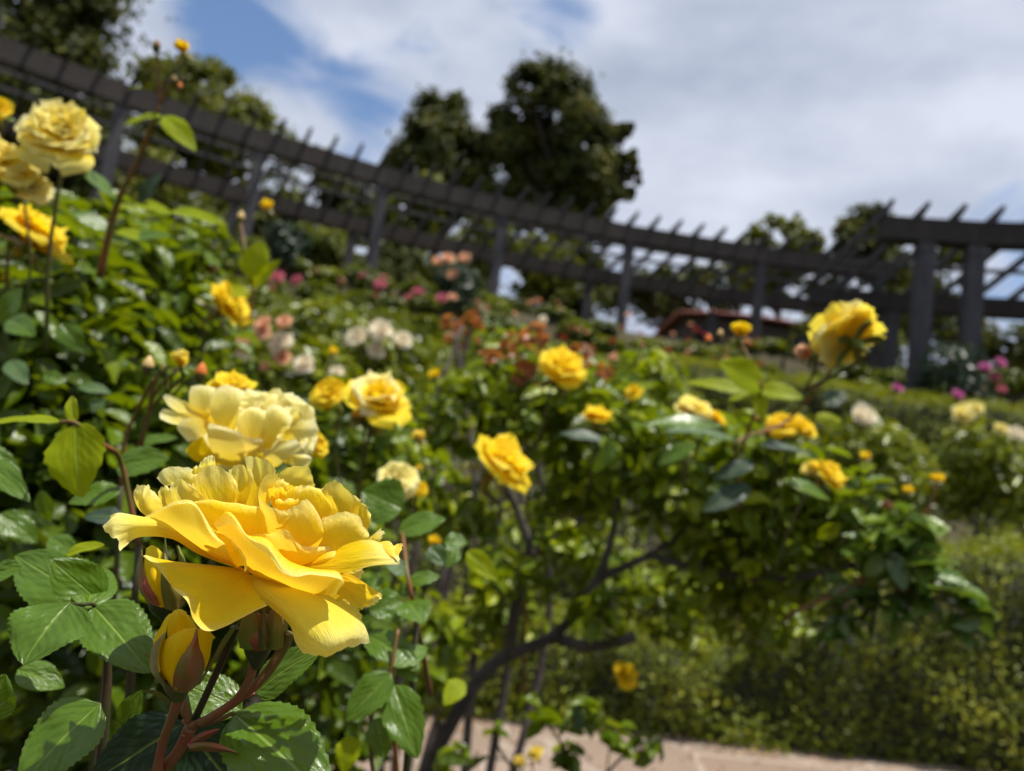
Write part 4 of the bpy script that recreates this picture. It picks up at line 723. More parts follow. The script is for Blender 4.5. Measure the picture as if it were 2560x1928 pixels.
# CANE: the hero's own cane down to the soil, and the rachis of the left leaves
_c = bpt(1020, 1600, 6); tube_ = MB().tube([_c, _c+np.array([-.01, .01, -.12]), _c+np.array([-.03, .03, -.45]), np.array([_c[0]-.02, _c[1]+.06, -.02])], [.0023, .003, .004, .006], 10, 8); tube_.build('stem', M['stem_green'], hero)
tubeb(hero, [(430, 435, 26), (530, 442, 34), (610, 452, 40), (680, 620, 46), (690, 900, 48), (672, 1200, 46), (640, 1600, 44)], [.5, .7, .8, 1.3, 1.7, 2.0, 2.2], 'stem_dark')
tubeb(hero, [(1180, 1190, 12), (1225, 1225, 8)], [.9, 1.1], 'stem_red'); tubeb(hero, [(1225, 1225, 6), (1380, 1190, 9), (1510, 1135, 12)], [1.1, .9, .7], 'stem_red'); tubeb(hero, [(1225, 1225, 10), (1480, 1090, 22), (1640, 1010, 25)], [1.0, .8, .6], 'stem_red')
# ------------------------------------------------------------------ generic rose blooms
def petal_geo(c, A, phi, ln, wf, a0, a1, curl, cup, nr, nc, seed, lift=0.0, ruff=.06, r0=0.0):
    """one petal leaving the receptacle c, axis A; a0..a1 = angle from the axis at base and rim"""
    A = nrm(A); e1 = nrm(np.cross(A, [.12, .31, .9])); e2 = np.cross(A, e1); E = math.cos(phi)*e1+math.sin(phi)*e2; T = np.cross(A, E)
    s = np.linspace(0, 1, nr); al = a0+(a1-a0)*s**1.3+curl*s**5; ds = ln/(nr-1)
    rad = np.r_[0, np.cumsum(np.sin(al))[:-1]]*ds+r0; h = np.r_[0, np.cumsum(np.cos(al))[:-1]]*ds+lift
    u = np.linspace(-1, 1, nc)[None]; S_ = s[:, None]; w = ln*wf*(np.sin(np.clip(S_*.95+.06, 0, 1)*math.pi/2)**.75)*np.sqrt(np.clip(1.02-S_**7, .03, 1))
    rg = np.sin(u*3.1+seed*2.1)*.6+np.sin(u*6.3+seed)*.4
    rad2 = rad[:, None]-cup*w*u**2*(1-.6*S_)+ruff*ln*rg*S_**3*np.cos(al)[:, None]
    h2 = h[:, None]+ruff*ln*rg*S_**3*np.sin(al)[:, None]-.10*ln*np.abs(u)**3*S_**2
    pts = c+rad2[..., None]*E+h2[..., None]*A+(w*u)[..., None]*T
    uv = np.stack([np.broadcast_to(u, (nr, nc)), np.broadcast_to(S_, (nr, nc))], -1).reshape(-1, 2)
    return pts.reshape(-1, 3), grid_faces(nr, nc), uv
def ring_list(rad, opening=1.0, dens=1.0, seed=0):
    """rings from the outside in: (count, length, width, a0, a1, curl, cup, lift)"""
    o = opening
    return [(6, 1.00, .62, .9*o, 1.55*o, .9, .10, 0.0), (7, .95, .58, .7*o, 1.25*o, .7, .15, .03), (7, .86, .54, .5*o, 1.0*o, .5, .22, .05),
            (7, .74, .48, .32*o, .78*o, .4, .30, .06), (6, .62, .42, .18*o, .55*o, .3, .42, .08), (6, .50, .36, .08*o, .36*o, .2, .55, .10), (4, .40, .30, 0, .2, .1, .7, .12)]
def rose(label, ux, uy, d, wu, axis, m='petal', m2=None, opening=1.0, res=(6, 7), stem_to=None, split=False, seed=1, group='yellow rose blooms', name='yellow_rose', drop=.12, cat='rose', rings=None, buds=(), sq=1.0, hip=True):
    """bloom centred on (ux, uy) of the 2212-wide view, wu wide there, at depth d"""
    if wu < 160: wu *= 1.16
    c0 = Q(ux, uy, d); rad = wu/1600*d/2; A = camv(*axis); rs = random.Random(seed)
    c = c0-A*rad*.42
    st = Q(*stem_to) if stem_to is not None else c+np.array([rs.uniform(-.03, .03), .03, -drop])-A*rad*.8
    t = thing(name, label, cat, st, group)
    q = c-A*rad*.5; sr = max(.0013, rad*.045)
    MB().tube([st, (st+q)/2+np.array([rs.uniform(-.01, .01), 0, 0]), q-A*rad*.2, q], [sr*1.3, sr*1.1, sr, sr*1.3], 8, 5).build('stem', M['stem_green'], t)
    mb = MB()
    V, f = lathe(q, A, [(0, sr), (rad*.10, rad*.13), (rad*.28, rad*.17), (rad*.48, rad*.12), (rad*.55, rad*.04)], 10); mb.add(V, f)
    for k in range(5):
        V, f, uv = petal_geo(q+A*rad*.32, A, k*1.257+seed, rad*.75, .2, 1.5, 2.1, .5, .1, 5, 3, k); mb.add(V, f, uv)
    calyx = mb.build('calyx', M['sepal'], t)
    R_ = rings or ring_list(rad, opening); body = MB(); nr, nc = res
    for i, (n, ln, wf, a0, a1, curl, cup, lift) in enumerate(R_):
        for k in range(n):
            ph = 2*math.pi*k/n+i*.9+rs.uniform(-.2, .2)+seed
            g = petal_geo(c-A*rad*.05, A, ph, rad*ln*rs.uniform(.8, 1.14)*sq, wf*rs.uniform(.8, 1.2), a0*rs.uniform(.75, 1.2), a1*rs.uniform(.75, 1.2), curl*rs.uniform(.2, 1.4), cup, nr, nc, rs.uniform(0, 9), (lift+rs.uniform(-.03, .06)*(i > 1))*rad, .10 if i < 2 else .17)
            if split and i < 3: petals.append((g, m if rs.random() < .6 or not m2 else m2))
            else: body.add(g[0], g[1], g[2], rs.random())
    b_ = body.build('bloom', M[m], t)
    if split:
        for g, mm in petals: mk('petal', g[0], g[1], M[mm], b_, g[2])
        petals.clear()
    for (bx, by, bw, bm) in buds:                                  # side buds on their own pedicels
        e = Q(bx, by, d); r_ = bw/1600*d/2; prof = [(-r_*1.6, r_*.2), (-r_*1.2, r_*.55), (-r_*.6, r_*.9), (0, r_), (r_*.8, r_*.85), (r_*1.6, r_*.35), (r_*1.9, r_*.05)]
        V, f = lathe(e, [0, 0, 1], prof, 10); bo = mk('bud', V, f, M[bm], t); V, f = lathe(e-[0, 0, r_*.2], [0, 0, 1], [(-r_*1.7, r_*.15), (-r_*1.2, r_*.62), (-r_*.5, r_*.98), (0, r_*1.02)], 10); mk('calyx', V, f, M['stem_green'], bo)
        MB().tube([q+(st-q)*.35, (q+e)/2-[0, 0, r_], e-[0, 0, r_*1.7]], [sr*.8, sr*.7, sr*.7], 6, 4).build('stem', M['stem_green'], t)
    return t
petals = []
CUP = [(5, .95, .75, .35, .75, .5, .3, 0), (5, .85, .7, .2, .5, .4, .4, .03), (5, .7, .6, .1, .3, .3, .5, .05), (4, .5, .5, 0, .2, .2, .7, .08)]     # half-open cup
TIGHT = [(4, 1.0, .55, .45, .12, .3, .5, 0), (4, .95, .5, .3, .06, .2, .6, .05), (4, .85, .42, .15, .02, .1, .8, .1)]
sec = rose('large pale yellow rose with loose swirled petals directly behind the sharp foreground rose', 540, 925, .44, 250, (-.1, .6, .75), 'petal_pale', None, .85, (10, 11), (420, 1330, .46), False, 3)
SEC = [[[(520, 1020, 0), (530, 1000, 0), (545, 980, 0)], [(380, 990, -4), (400, 950, -6), (420, 910, -2)], [(250, 930, -4), (300, 880, -5), (350, 880, 0)], [(195, 850, 0), (215, 830, 0), (240, 835, 0)]],
 [[(530, 1050, -2), (530, 1040, -2), (540, 1030, -2)], [(400, 1060, -8), (380, 1010, -9), (400, 980, -5)], [(270, 1050, -9), (260, 990, -10), (300, 960, -4)], [(175, 1010, -8), (172, 970, -8), (200, 935, -5)]],
 [[(540, 1040, -2), (530, 1070, -3), (540, 1100, -2)], [(430, 1000, -8), (420, 1080, -12), (470, 1150, -8)], [(340, 1010, -10), (300, 1080, -13), (380, 1180, -10)]],
 [[(500, 1060, 4), (560, 1060, 2), (620, 1060, 4)], [(400, 950, 2), (480, 950, -1), (570, 950, 2)], [(385, 840, 4), (460, 820, 1), (560, 840, 4)], [(400, 775, 6), (470, 765, 5), (580, 785, 8)]],
 [[(600, 1100, 0), (660, 1110, -2), (720, 1100, 0)], [(540, 960, -4), (640, 960, -7), (740, 960, -4)], [(545, 860, -2), (650, 840, -6), (770, 880, -3)], [(570, 800, 0), (660, 765, -2), (790, 810, 2)]],
 [[(600, 1330, -2), (680, 1360, -4), (760, 1330, -2)], [(530, 1200, -8), (650, 1220, -12), (790, 1250, -8)], [(520, 1100, -10), (640, 1110, -14), (780, 1170, -10)], [(530, 1040, -8), (660, 1075, -12), (765, 1110, -10)]],
 [[(760, 1200, -4), (840, 1220, -6), (930, 1200, -4)], [(730, 1080, -4), (830, 1080, -8), (940, 1100, -4)], [(740, 1000, -2), (830, 960, -6), (930, 1000, -2)], [(760, 960, 2), (840, 925, 0), (920, 945, 2)]],
 [[(880, 1200, -2), (930, 1220, -4), (980, 1230, -2)], [(920, 1080, -4), (1000, 1060, -9), (1060, 1080, -4)], [(940, 980, -2), (1030, 960, -8), (1120, 1060, -3)], [(960, 920, 2), (1050, 920, -2), (1140, 1000, 0)]],
 [[(900, 1330, -2), (940, 1350, -3), (980, 1370, -2)], [(940, 1290, -8), (1000, 1290, -12), (1040, 1350, -8)], [(1040, 1210, -10), (1080, 1240, -14), (1110, 1290, -10)], [(1160, 1160, -8), (1195, 1190, -12), (1190, 1240, -9)]],
 [[(1080, 1100, 2), (1080, 1130, 0), (1080, 1170, 2)], [(1180, 1040, 0), (1190, 1100, -4), (1180, 1160, 0)], [(1290, 1010, 4), (1312, 1080, 0), (1300, 1140, 2)]],
 [[(1080, 1260, 0), (1080, 1290, -2), (1080, 1330, 0)], [(1160, 1270, -3), (1180, 1300, -6), (1140, 1350, -3)], [(1240, 1270, 0), (1280, 1300, -3), (1250, 1360, 0)]],
 [[(640, 1330, 0), (620, 1340, 0), (600, 1350, 0)], [(560, 1260, -4), (500, 1280, -6), (440, 1320, -3)], [(500, 1160, -6), (430, 1180, -8), (370, 1260, -4)], [(490, 1130, -8), (420, 1170, -9), (365, 1230, -5)]],
 [[(800, 1300, 0), (860, 1300, 0), (920, 1300, 0)], [(780, 1200, -6), (850, 1210, -9), (930, 1200, -6)], [(770, 1130, -6), (850, 1150, -10), (930, 1160, -6)]]]
SB = [c for c in sec.children if c.name.startswith('bloom')][0]
for i_, rows in enumerate(SEC):
    fl_ = -.6 if i_ in (3, 4, 6, 0, 1) else .4
    rows = [[(a, b_, (r[0][2]+(r[-1][2]-r[0][2])*j/(len(r)-1))+(d_-(r[0][2]+(r[-1][2]-r[0][2])*j/(len(r)-1)))*fl_) for j, (a, b_, d_) in enumerate(r)] for r in rows]
    g_ = np.array([[P(340+a/2.9105, 700+b_/2.9105, .42+d_/1000) for a, b_, d_ in r] for r in rows]); g_ = catmull(g_, 18); g_ = catmull(g_.transpose(1, 0, 2), 18).transpose(1, 0, 2)
    u_ = np.linspace(-1, 1, 18); uv_ = np.stack([np.tile(u_, 18), np.repeat((u_+1)/2, 18)], 1)
    mk('petal', g_.reshape(-1, 3), grid_faces(18, 18), M['petal_gold' if i_ in (11,) else 'petal_pale'], SB, uv_)

rose('pale double yellow rosette pressed against the right of the swirled pale rose', 615, 925, .44, 190, (.45, .35, .8), 'petal_pale', None, .9, (8, 9), (560, 1330, .5), False, 8, sq=1.0)
rose('golden half-hidden bloom at the right rim of the pale yellow rosette', 685, 962, .50, 62, (.8, .3, .5), 'petal_gold', None, .8, (6, 7), (640, 1200, .55), False, 5)
rose('golden rose top peeping over the pale yellow rose', 500, 830, .56, 95, (.1, .9, .3), 'petal_gold', None, .9, (6, 7), (500, 1000, .6), False, 6)
rose('big full yellow rosette with pale outer petals high on the left', 128, 278, .74, 205, (.42, .40, .80), 'petal_r', 'petal_pale', 1.0, (9, 9), (100, 760, .8), True, 4)
rose('yellow rose cut by the left edge of the picture, level with the full rosette', -8, 235, .80, 70, (.2, .4, .9), 'petal_gold', None, 1, (6, 7), None, False, 7)
rose('pale-rimmed yellow rose at the left edge just below the full rosette', 8, 345, .74, 130, (.5, .7, .5), 'petal_r', None, 1.05, (6, 7), None, False, 9)
rose('smaller yellow rose tucked under the pale-rimmed one at the left edge', 62, 395, .76, 85, (.6, .3, .6), 'petal_pale', None, 1, (6, 7), None, False, 19)
rose('golden yellow rose seen from its side, tilted down to the right, on the left side', 88, 500, .82, 150, (.70, .70, -.05), 'petal_gold', None, 1.0, (7, 8), None, False, 10)
rose('golden yellow rose seen edge-on in front of the peach roses', 500, 655, 1.0, 118, (.80, .55, .05), 'petal_gold', None, 1.0, (7, 8), None, False, 11)
rose('small golden rose opening at the top of the tall red-stemmed shoot', 393, 100, .80, 50, (.1, .75, .65), 'petal_gold', None, .8, (6, 7), (345, 225, .82), False, 12, rings=CUP, buds=((338, 100, 17, 'sepal_red'), (375, 172, 13, 'petal_cream'), (388, 188, 12, 'petal_peach'), (378, 150, 12, 'sepal')))
rose('small golden rose against the second pergola post', 577, 442, 1.2, 40, (.2, .7, .6), 'petal_gold', None, .8, (5, 5), None, False, 13, rings=CUP, drop=.10, buds=((520, 470, 16, 'petal_cream'),))
rose('small yellow rosebud just opening above the pale yellow rose', 390, 775, .56, 66, (.05, .9, .35), 'petal', None, .8, (8, 8), (300, 970, .6), False, 14, rings=TIGHT, buds=((320, 790, 24, 'petal_cream'), (352, 800, 18, 'sepal'), (434, 805, 24, 'petal_peach')))
rose('golden yellow rose left of the wide golden rose in the middle ground', 712, 848, .76, 82, (-.2, .6, .75), 'petal_gold', None, 1, (6, 7), None, False, 15)
rose('wide golden rose with drooping pale lower petals, right behind the foreground rose', 815, 852, .74, 148, (.25, .8, .45), 'petal_gold', 'petal_pale', 1.05, (8, 9), None, True, 16, buds=((772, 898, 26, 'petal_gold'), (808, 918, 24, 'petal_cream')))
rose('pale lemon rose low to the right of the big pale rose', 858, 1035, .70, 95, (.1, .5, .85), 'petal_pale', None, 1, (7, 8), None, False, 17)
rose('golden bloom touching the pale lemon rose on its right', 908, 1055, .72, 40, (.3, .5, .8), 'petal_gold', None, 1, (5, 6), None, False, 18)
rose('golden yellow rose tilted to the right above the bare grey branch', 1092, 990, .95, 150, (.62, .66, .35), 'petal_gold', None, 1.0, (8, 8), (1080, 1120, 1.0), False, 20)
rose('golden yellow rose near the red new leaves at the middle of the picture', 1215, 788, 1.2, 112, (.30, .72, .55), 'petal_gold', None, 1.0, (7, 8), None, False, 21)
rose('cup-shaped golden rose standing above the broad bright leaf on the right', 1600, 710, 1.05, 62, (.05, .95, .2), 'petal_gold', None, .9, (6, 7), (1640, 880, 1.08), False, 22, rings=CUP, buds=((1612, 742, 14, 'petal_peach'), (1530, 735, 15, 'petal_peach'), (1556, 722, 12, 'petal_cream')))
rose('large yellow rose on the right seen from behind, with dark calyx and pale rim', 1815, 718, .82, 172, (-.20, .45, -.70), 'petal_b', 'petal_pale', 1.0, (9, 9), (1735, 845, .86), True, 23, rings=[(9, .85, .40, 1.1, 2.1, .8, .1, 0), (9, 1.0, .42, .95, 1.8, .8, .12, .04), (8, 1.0, .42, .8, 1.45, .8, .15, .06)]+ring_list(1)[2:])
rose('peach rosebud beside the large rose seen from behind', 1738, 762, .83, 62, (-.7, .5, .3), 'petal_peach', None, .7, (6, 6), (1735, 845, .86), False, 24, rings=TIGHT, cat='rosebud', name='peach_rosebud', group='peach rosebuds')
rose('flat golden rose in the middle, right of the tilted one', 1290, 895, 1.3, 75, (.1, .98, .1), 'petal_gold', None, 1, (5, 6), None, False, 25)
rose('small golden rose above and right of the flat golden one', 1368, 845, 1.4, 48, (-.5, .7, .4), 'petal_gold', None, .9, (5, 6), None, False, 26)
rose('pale yellow rose behind the white-glinting leaf', 1500, 880, 1.1, 92, (.25, .9, .3), 'petal_r', None, 1, (7, 7), None, False, 27)
rose('smaller golden rose at the right shoulder of the pale one above the glinting leaf', 1552, 902, 1.12, 50, (.6, .7, .3), 'petal_gold', None, 1, (5, 6), None, False, 28)
rose('golden rose with two lobes between the glinting leaf and the right hedge', 1690, 917, 1.1, 72, (-.2, .75, .5), 'petal_gold', None, .95, (6, 7), None, False, 29)
rose('golden rose joined to the right of the two-lobed one', 1735, 920, 1.1, 68, (.35, .7, .5), 'petal_gold', None, .95, (6, 7), None, False, 30, buds=((1658, 935, 15, 'petal_peach'), (1640, 905, 13, 'petal_peach')))
rose('golden rose drooping to the right below the two-lobed pair', 1797, 1022, 1.0, 84, (.55, .6, .45), 'petal_gold', None, 1, (6, 7), None, False, 31)
rose('small golden bloom at the left of the drooping one', 1750, 1010, 1.02, 40, (-.5, .7, .4), 'petal', None, 1, (5, 5), None, False, 32)
rose('low golden rose in front of the path hedge', 1352, 1455, 1.5, 66, (.45, .7, .5), 'petal_gold', None, 1, (6, 7), None, False, 33, drop=.25)
rose('lowest yellow rose over the stone path at the bottom', 1158, 1628, 1.2, 44, (.2, .8, .5), 'petal', None, .9, (5, 6), None, False, 34, rings=CUP)
rose('small yellow bud at the left of the lowest rose at the bottom', 1122, 1645, 1.2, 38, (-.2, .9, .4), 'petal', None, .9, (5, 6), None, False, 35, rings=CUP)
SM = [((2025, 1033), 1.2, 40, 'petal_gold', 'small golden rose in front of the tall hedge, topmost of a slanting row of three'), ((1962, 1058), 1.2, 32, 'petal_gold', 'small orange-yellow bud in the middle of the slanting row of three before the tall hedge'), ((1915, 1090), 1.2, 32, 'petal_peach', 'peach bud lowest in the slanting row of three before the tall hedge'),
      ((937, 808), 1.3, 38, 'petal_gold', 'tiny golden rose between the wide golden rose and the red new leaves'), ((801, 1530), .45, 30, 'petal_gold', 'tiny orange-yellow bud among leaves below the foreground rose'), ((938, 1168), .75, 40, 'petal_gold', 'withered small yellow bloom right of the foreground rose'),
      ((905, 940), .8, 44, 'petal', 'flat small yellow bloom under the wide golden rose'), ((720, 758), 1.3, 30, 'petal_gold', 'tiny golden bloom above the wide golden rose'), ((1870, 985), 2.0, 34, 'petal_gold', 'tiny yellow bloom in the leafy bush left of the tall hedge'), ((20, 600), .9, 44, 'petal_gold', 'shaded yellow bloom at the left edge under the side-on rose'),
      ((905, 1010), 1.0, 22, 'petal_gold', 'tiny yellow bloom left of the tilted rose'), ((1475, 985), 1.2, 22, 'petal_gold', 'tiny yellow bloom below the white-glinting leaf')]
for i, ((x, y), d, w, m_, lab) in enumerate(SM): rose(lab, x, y, d, w, (random.uniform(-.3, .3), .8, .5), m_, None, .9, (5, 5), None, False, 50+i, rings=CUP, drop=.08, group='small yellow blooms')
PC = [((565, 700), 46, 'petal_peach', 'peach rose under the edge-on golden rose'), ((612, 694), 38, 'petal_peach', 'small peach rose right of the edge-on golden rose'), ((520, 738), 44, 'petal_peach', 'peach rose left of the cream one, above the pale yellow rose'), ((522, 760), 42, 'petal_cream', 'cream rose beneath the peach rose left of centre'),
      ((604, 738), 56, 'petal_cream', 'round cream rose between two peach roses'), ((608, 770), 42, 'petal_peach', 'peach rose right under the round cream rose'), ((657, 783), 52, 'petal_cream', 'cream rose right of the lowest peach rose'), ((566, 718), 44, 'petal_peach', 'deep orange-peach rose hugging the upper peach rose'),
      ((572, 790), 24, 'petal_peach', 'tiny orange bud above the pale yellow rose'), ((725, 805), 40, 'petal_cream', 'cream rose above the golden pair in the middle ground'), ((380, 640), 30, 'petal_peach', 'tiny peach bloom in the left foliage'), ((370, 700), 22, 'petal_peach', 'tiny salmon bud in the left foliage below the peach bloom'),
      ((155, 478), 22, 'petal_peach', 'tiny salmon bud above the side-on rose on the left'), ((455, 580), 28, 'petal_peach', 'tiny orange bloom left of the bright back-lit leaf')]
for i, ((x, y), w, m_, lab) in enumerate(PC): rose(lab, x, y, 2.4 if x > 500 else 1.3, w, (random.uniform(-.3, .3), .6, .7), m_, None, 1, (5, 5), None, False, 80+i, drop=.1, group='cream and peach roses on the near slope', name='cream_rose' if 'cream' in m_ else 'peach_rose')
WC = [((768, 725), 52, 'petal_cream', 'white rose leftmost of the row of three pale ones on the slope'), ((822, 711), 56, 'petal_cream', 'large cream-peach rose in the middle of the row of three pale ones'), ((869, 732), 42, 'petal_cream', 'white rose rightmost of the row of three pale ones'), ((812, 752), 44, 'petal_cream', 'cream rose just below the row of three pale ones'),
      ((1172, 688), 20, 'petal_cream', 'tiny cream bud above the red new leaves'), ((1408, 790), 22, 'petal_cream', 'tiny cream bud right of the central golden rose'), ((1325, 770), 20, 'petal_peach', 'tiny peach bloom right of the central golden rose')]
for i, ((x, y), w, m_, lab) in enumerate(WC): rose(lab, x, y, 2.9, w, (random.uniform(-.3, .3), .6, .7), m_, None, 1, (5, 5), None, False, 120+i, drop=.15, group='pale roses on the slope', name='cream_rose')
FR = [((1870, 896), 4.6, 58, 'petal_cream', 'cream rose on the leafy bush below the large rose seen from behind'), ((2085, 893), 4.8, 60, 'petal_pale', 'pale yellow rose cluster at the right, above the tall hedge'), ((2198, 935), 4.6, 40, 'petal_cream', 'cream rose at the right edge above the tall hedge'), ((2165, 925), 4.6, 34, 'petal_pale', 'small pale rose beside the cream one at the right edge'), ((2110, 880), 4.8, 40, 'petal_pale', 'pale yellow rose topping the cluster at the right'),
      ((1940, 838), 9.5, 26, 'petal_magenta', 'small magenta bloom left of the right pergola posts'), ((2070, 852), 8.5, 28, 'petal_magenta', 'bright magenta bloom at the foot of the rightmost pergola post'), ((2130, 792), 10.5, 26, 'petal_magenta', 'magenta bloom right of the rightmost pergola post'), ((2165, 782), 10.5, 24, 'petal_magenta', 'magenta bloom nearest the right edge below the pergola'), ((2150, 815), 10.5, 24, 'petal_pink', 'pink bloom under the magenta ones at the right edge'), ((2165, 840), 10.5, 22, 'petal_pink', 'lowest pink bloom near the right edge'),
      ((822, 612), 8, 32, 'petal_pink', 'bright pink rose at the foot of the third pergola post'), ((903, 628), 8.4, 26, 'petal_pink', 'pink rose right of the bright pink one on the slope'), ((953, 642), 8.4, 28, 'petal_pink', 'pink rose third in line on the slope'), ((597, 596), 7.5, 34, 'petal_pink', 'salmon pink rose beside the bright back-lit leaf'), ((640, 604), 7.5, 28, 'petal_pink', 'pink rose right of the salmon pink one'),
      ((945, 562), 13.4, 28, 'petal_peach', 'leftmost orange-peach bloom on the dark bush under the pergola'), ((968, 556), 13.4, 30, 'petal_peach', 'second orange-peach bloom on the dark bush'), ((1002, 556), 13.4, 30, 'petal_peach', 'rightmost orange-peach bloom topping the dark bush'), ((977, 592), 13.4, 28, 'petal_peach', 'lower orange-peach bloom on the dark bush'), ((978, 640), 12, 22, 'petal_peach', 'small peach bloom below the dark bush')]
for i, ((x, y), d, w, m_, lab) in enumerate(FR): rose(lab, x, y, d, w, (random.uniform(-.3, .3), .6, .7), m_, None, 1, (4, 4), None, False, 140+i, drop=.25, group='distant roses on the slope', name={'petal_cream': 'cream_rose', 'petal_pale': 'yellow_rose', 'petal_magenta': 'magenta_rose', 'petal_pink': 'pink_rose', 'petal_peach': 'peach_rose'}[m_])
# scattered tiny blooms farther up: nothing tells those of one colour and tier apart
proto = {}
def tiny(mn, nm, lab, grp, ux, uy, d, w):
    if mn not in proto:
        mb = MB()
        for i, (n, ln, wf, a0, a1, curl, cup, lift) in enumerate(ring_list(1)[:5]):
            for k in range(n): g = petal_geo(np.zeros(3), np.array([0, 0, 1.]), 2*math.pi*k/n+i, ln, wf, a0, a1, curl, cup, 4, 4, k); mb.add(g[0], g[1], g[2])
        o = mb.build(nm, M[mn]); LOC[o.name] = np.zeros(3); s = MB().tube([[0, 0, -.1], [.2, .1, -2], [0, 0, -4.5]], [.06, .06, .08], 5, 4).build('stem', M['stem_green'], o); proto[mn] = (o, s); first = True
    else: first = False
    o, s = proto[mn]
    if not first: o2 = o.copy(); S.collection.objects.link(o2); s2 = s.copy(); S.collection.objects.link(s2); s2.parent = o2; o = o2
    r = w/1600*d/2; o.location = Q(ux, uy, d); o.scale = (r, r, r); o.rotation_euler = (random.uniform(.2, .9), random.uniform(-.4, .4), random.uniform(0, 6)); tag(o, lab, 'rose', grp)
random.seed(21)
def depth_on_slope(ux, uy, h=.9):
    d = Q(ux, uy, 1)-CAM
    for k in range(200):
        t = 4+k*.08; p = CAM+d*t
        if p[2] <= gz(p[0], p[1])+h: return t
    return None
def scatter(mn, nm, lab, grp, n, box, w):
    k = 0
    for _ in range(n*6):
        x = random.uniform(box[0], box[2]); y = random.uniform(box[1], box[3])+(x-box[0])*box[4]; d = depth_on_slope(x, y)
        if d: tiny(mn, nm, lab, grp, x, y, d-.15, random.uniform(*w)); k += 1
        if k >= n: break
scatter('petal_pink', 'pink_rose', 'small faded pink rose on the slope left of the middle pergola posts', 'small pink roses on the slope', 16, (520, 560, 1050, 620, .12), (12, 22))
scatter('petal_red', 'red_rose', 'small red rose on the slope below the right half of the long pergola', 'small red roses on the slope', 30, (1180, 700, 1700, 790, .04), (10, 20))
scatter('petal_peach', 'peach_rose', 'small peach rose on the slope below the long pergola', 'small peach roses on the slope', 18, (1060, 640, 1600, 760, .05), (10, 19))
scatter('petal_cream', 'cream_rose', 'small cream rose among the leaves below the right pergola bay', 'small cream roses at the right', 10, (1880, 880, 2200, 960, .05), (10, 18))
# ------------------------------------------------------------------ near bushes
def near_bush(name, label, loc, blobs, n, size, m, canes, cm='bark', tb=.5, up=.55):
    o = bush(name, label, 'rose bush', loc, [(Q(x, y, d), (r, r, r)) for (x, y, d, r) in blobs], n, size, m, up=up, shell=.35, tintf=lambda C, cl: tb+.45*cl+rng.normal(size=len(C))*.17)
    for pts, r0, r1 in canes:
        k = len(pts); MB().tube([Q(*q) for q in pts], list(np.linspace(r0, r1, k)), 10, 7).build('branch', M[cm], o)
    return o
gl = Q(250, 1900, 1.1)
near_bush('rose_bush', 'dense rose bush with shade-darkened leaves filling the left side behind the foreground rose', (gl[0], gl[1], 0),
    [(120, 860, 1.0, .20), (20, 700, .95, .16), (90, 1180, .9, .20), (340, 760, 1.25, .17), (330, 1060, 1.0, .17), (250, 1380, .95, .14), (640, 1180, 1.05, .14), (760, 960, 1.25, .13), (700, 1380, 1.0, .13), (230, 560, 1.15, .10), (400, 560, 1.3, .09), (500, 1250, 1.1, .16), (0, 1000, .9, .15), (60, 560, 1.0, .10), (120, 1560, .95, .12), (420, 1620, 1.1, .14), (680, 1600, 1.15, .11), (200, 1400, .9, .12), (820, 1560, 1.3, .07)],
    7600, .042, 'rose_leaf', [([(260, 1900, 1.1), (240, 1500, 1.1), (200, 1100, 1.05), (215, 700, 1.0)], .009, .004), ([(300, 1900, 1.1), (420, 1400, 1.1), (500, 1000, 1.15)], .008, .004), ([(160, 1900, 1.1), (60, 1300, 1.0), (40, 800, 1.0)], .008, .004)], 'stem_dark', .36)  # low leaf tint: the bush's deep shade is put into the leaf colour
gb_ = Q(960, 1800, 1.45)
near_bush('rose_bush', 'open rose bush with bare grey forked branches behind and right of the foreground rose', (gb_[0], gb_[1], 0),
    [(1180, 870, 1.6, .14), (1330, 960, 1.5, .15), (1000, 900, 1.6, .12), (1480, 1010, 1.45, .14), (1620, 1060, 1.35, .14), (1560, 1180, 1.5, .15), (1720, 1180, 1.35, .13), (1090, 770, 1.8, .09), (1240, 1060, 1.6, .10), (880, 1050, 1.4, .10), (1850, 1120, 1.25, .09), (1400, 830, 1.7, .09), (1700, 1010, 1.3, .10), (1000, 1130, 1.6, .09), (1640, 1310, 1.5, .11), (940, 1380, 1.3, .08), (1130, 1200, 2.0, .14), (1300, 1260, 2.0, .13), (1450, 1300, 1.9, .12), (1240, 1120, 2.0, .12), (1080, 1330, 1.9, .12), (940, 1480, 1.5, .07), (1180, 1250, 1.36, .05), (1290, 1330, 1.36, .05), (1060, 1270, 1.36, .05), (1230, 1180, 1.36, .05)],
    5800, .041, 'rose_leaf', [([(880, 1760, 1.45), (960, 1590, 1.45), (1060, 1440, 1.45), (1200, 1370, 1.45), (1290, 1250, 1.45), (1330, 1120, 1.45), (1350, 960, 1.5)], .017, .005),
                              ([(1100, 1420, 1.45), (1115, 1300, 1.42), (1145, 1200, 1.4), (1120, 1110, 1.4), (1085, 1040, 1.38)], .013, .006),
                              ([(1190, 1375, 1.45), (1260, 1395, 1.42), (1320, 1390, 1.38), (1370, 1375, 1.36)], .012, .010),
                              ([(1290, 1250, 1.45), (1400, 1200, 1.45), (1520, 1120, 1.42), (1640, 1050, 1.35)], .009, .004), ([(1145, 1200, 1.4), (1200, 1160, 1.42), (1260, 1120, 1.45)], .010, .006),
                              ([(1400, 1200, 1.45), (1560, 1240, 1.4), (1700, 1250, 1.3), (1850, 1220, 1.2)], .008, .005)], 'bark', .60)
gs = Q(1800, 1700, 1.2)
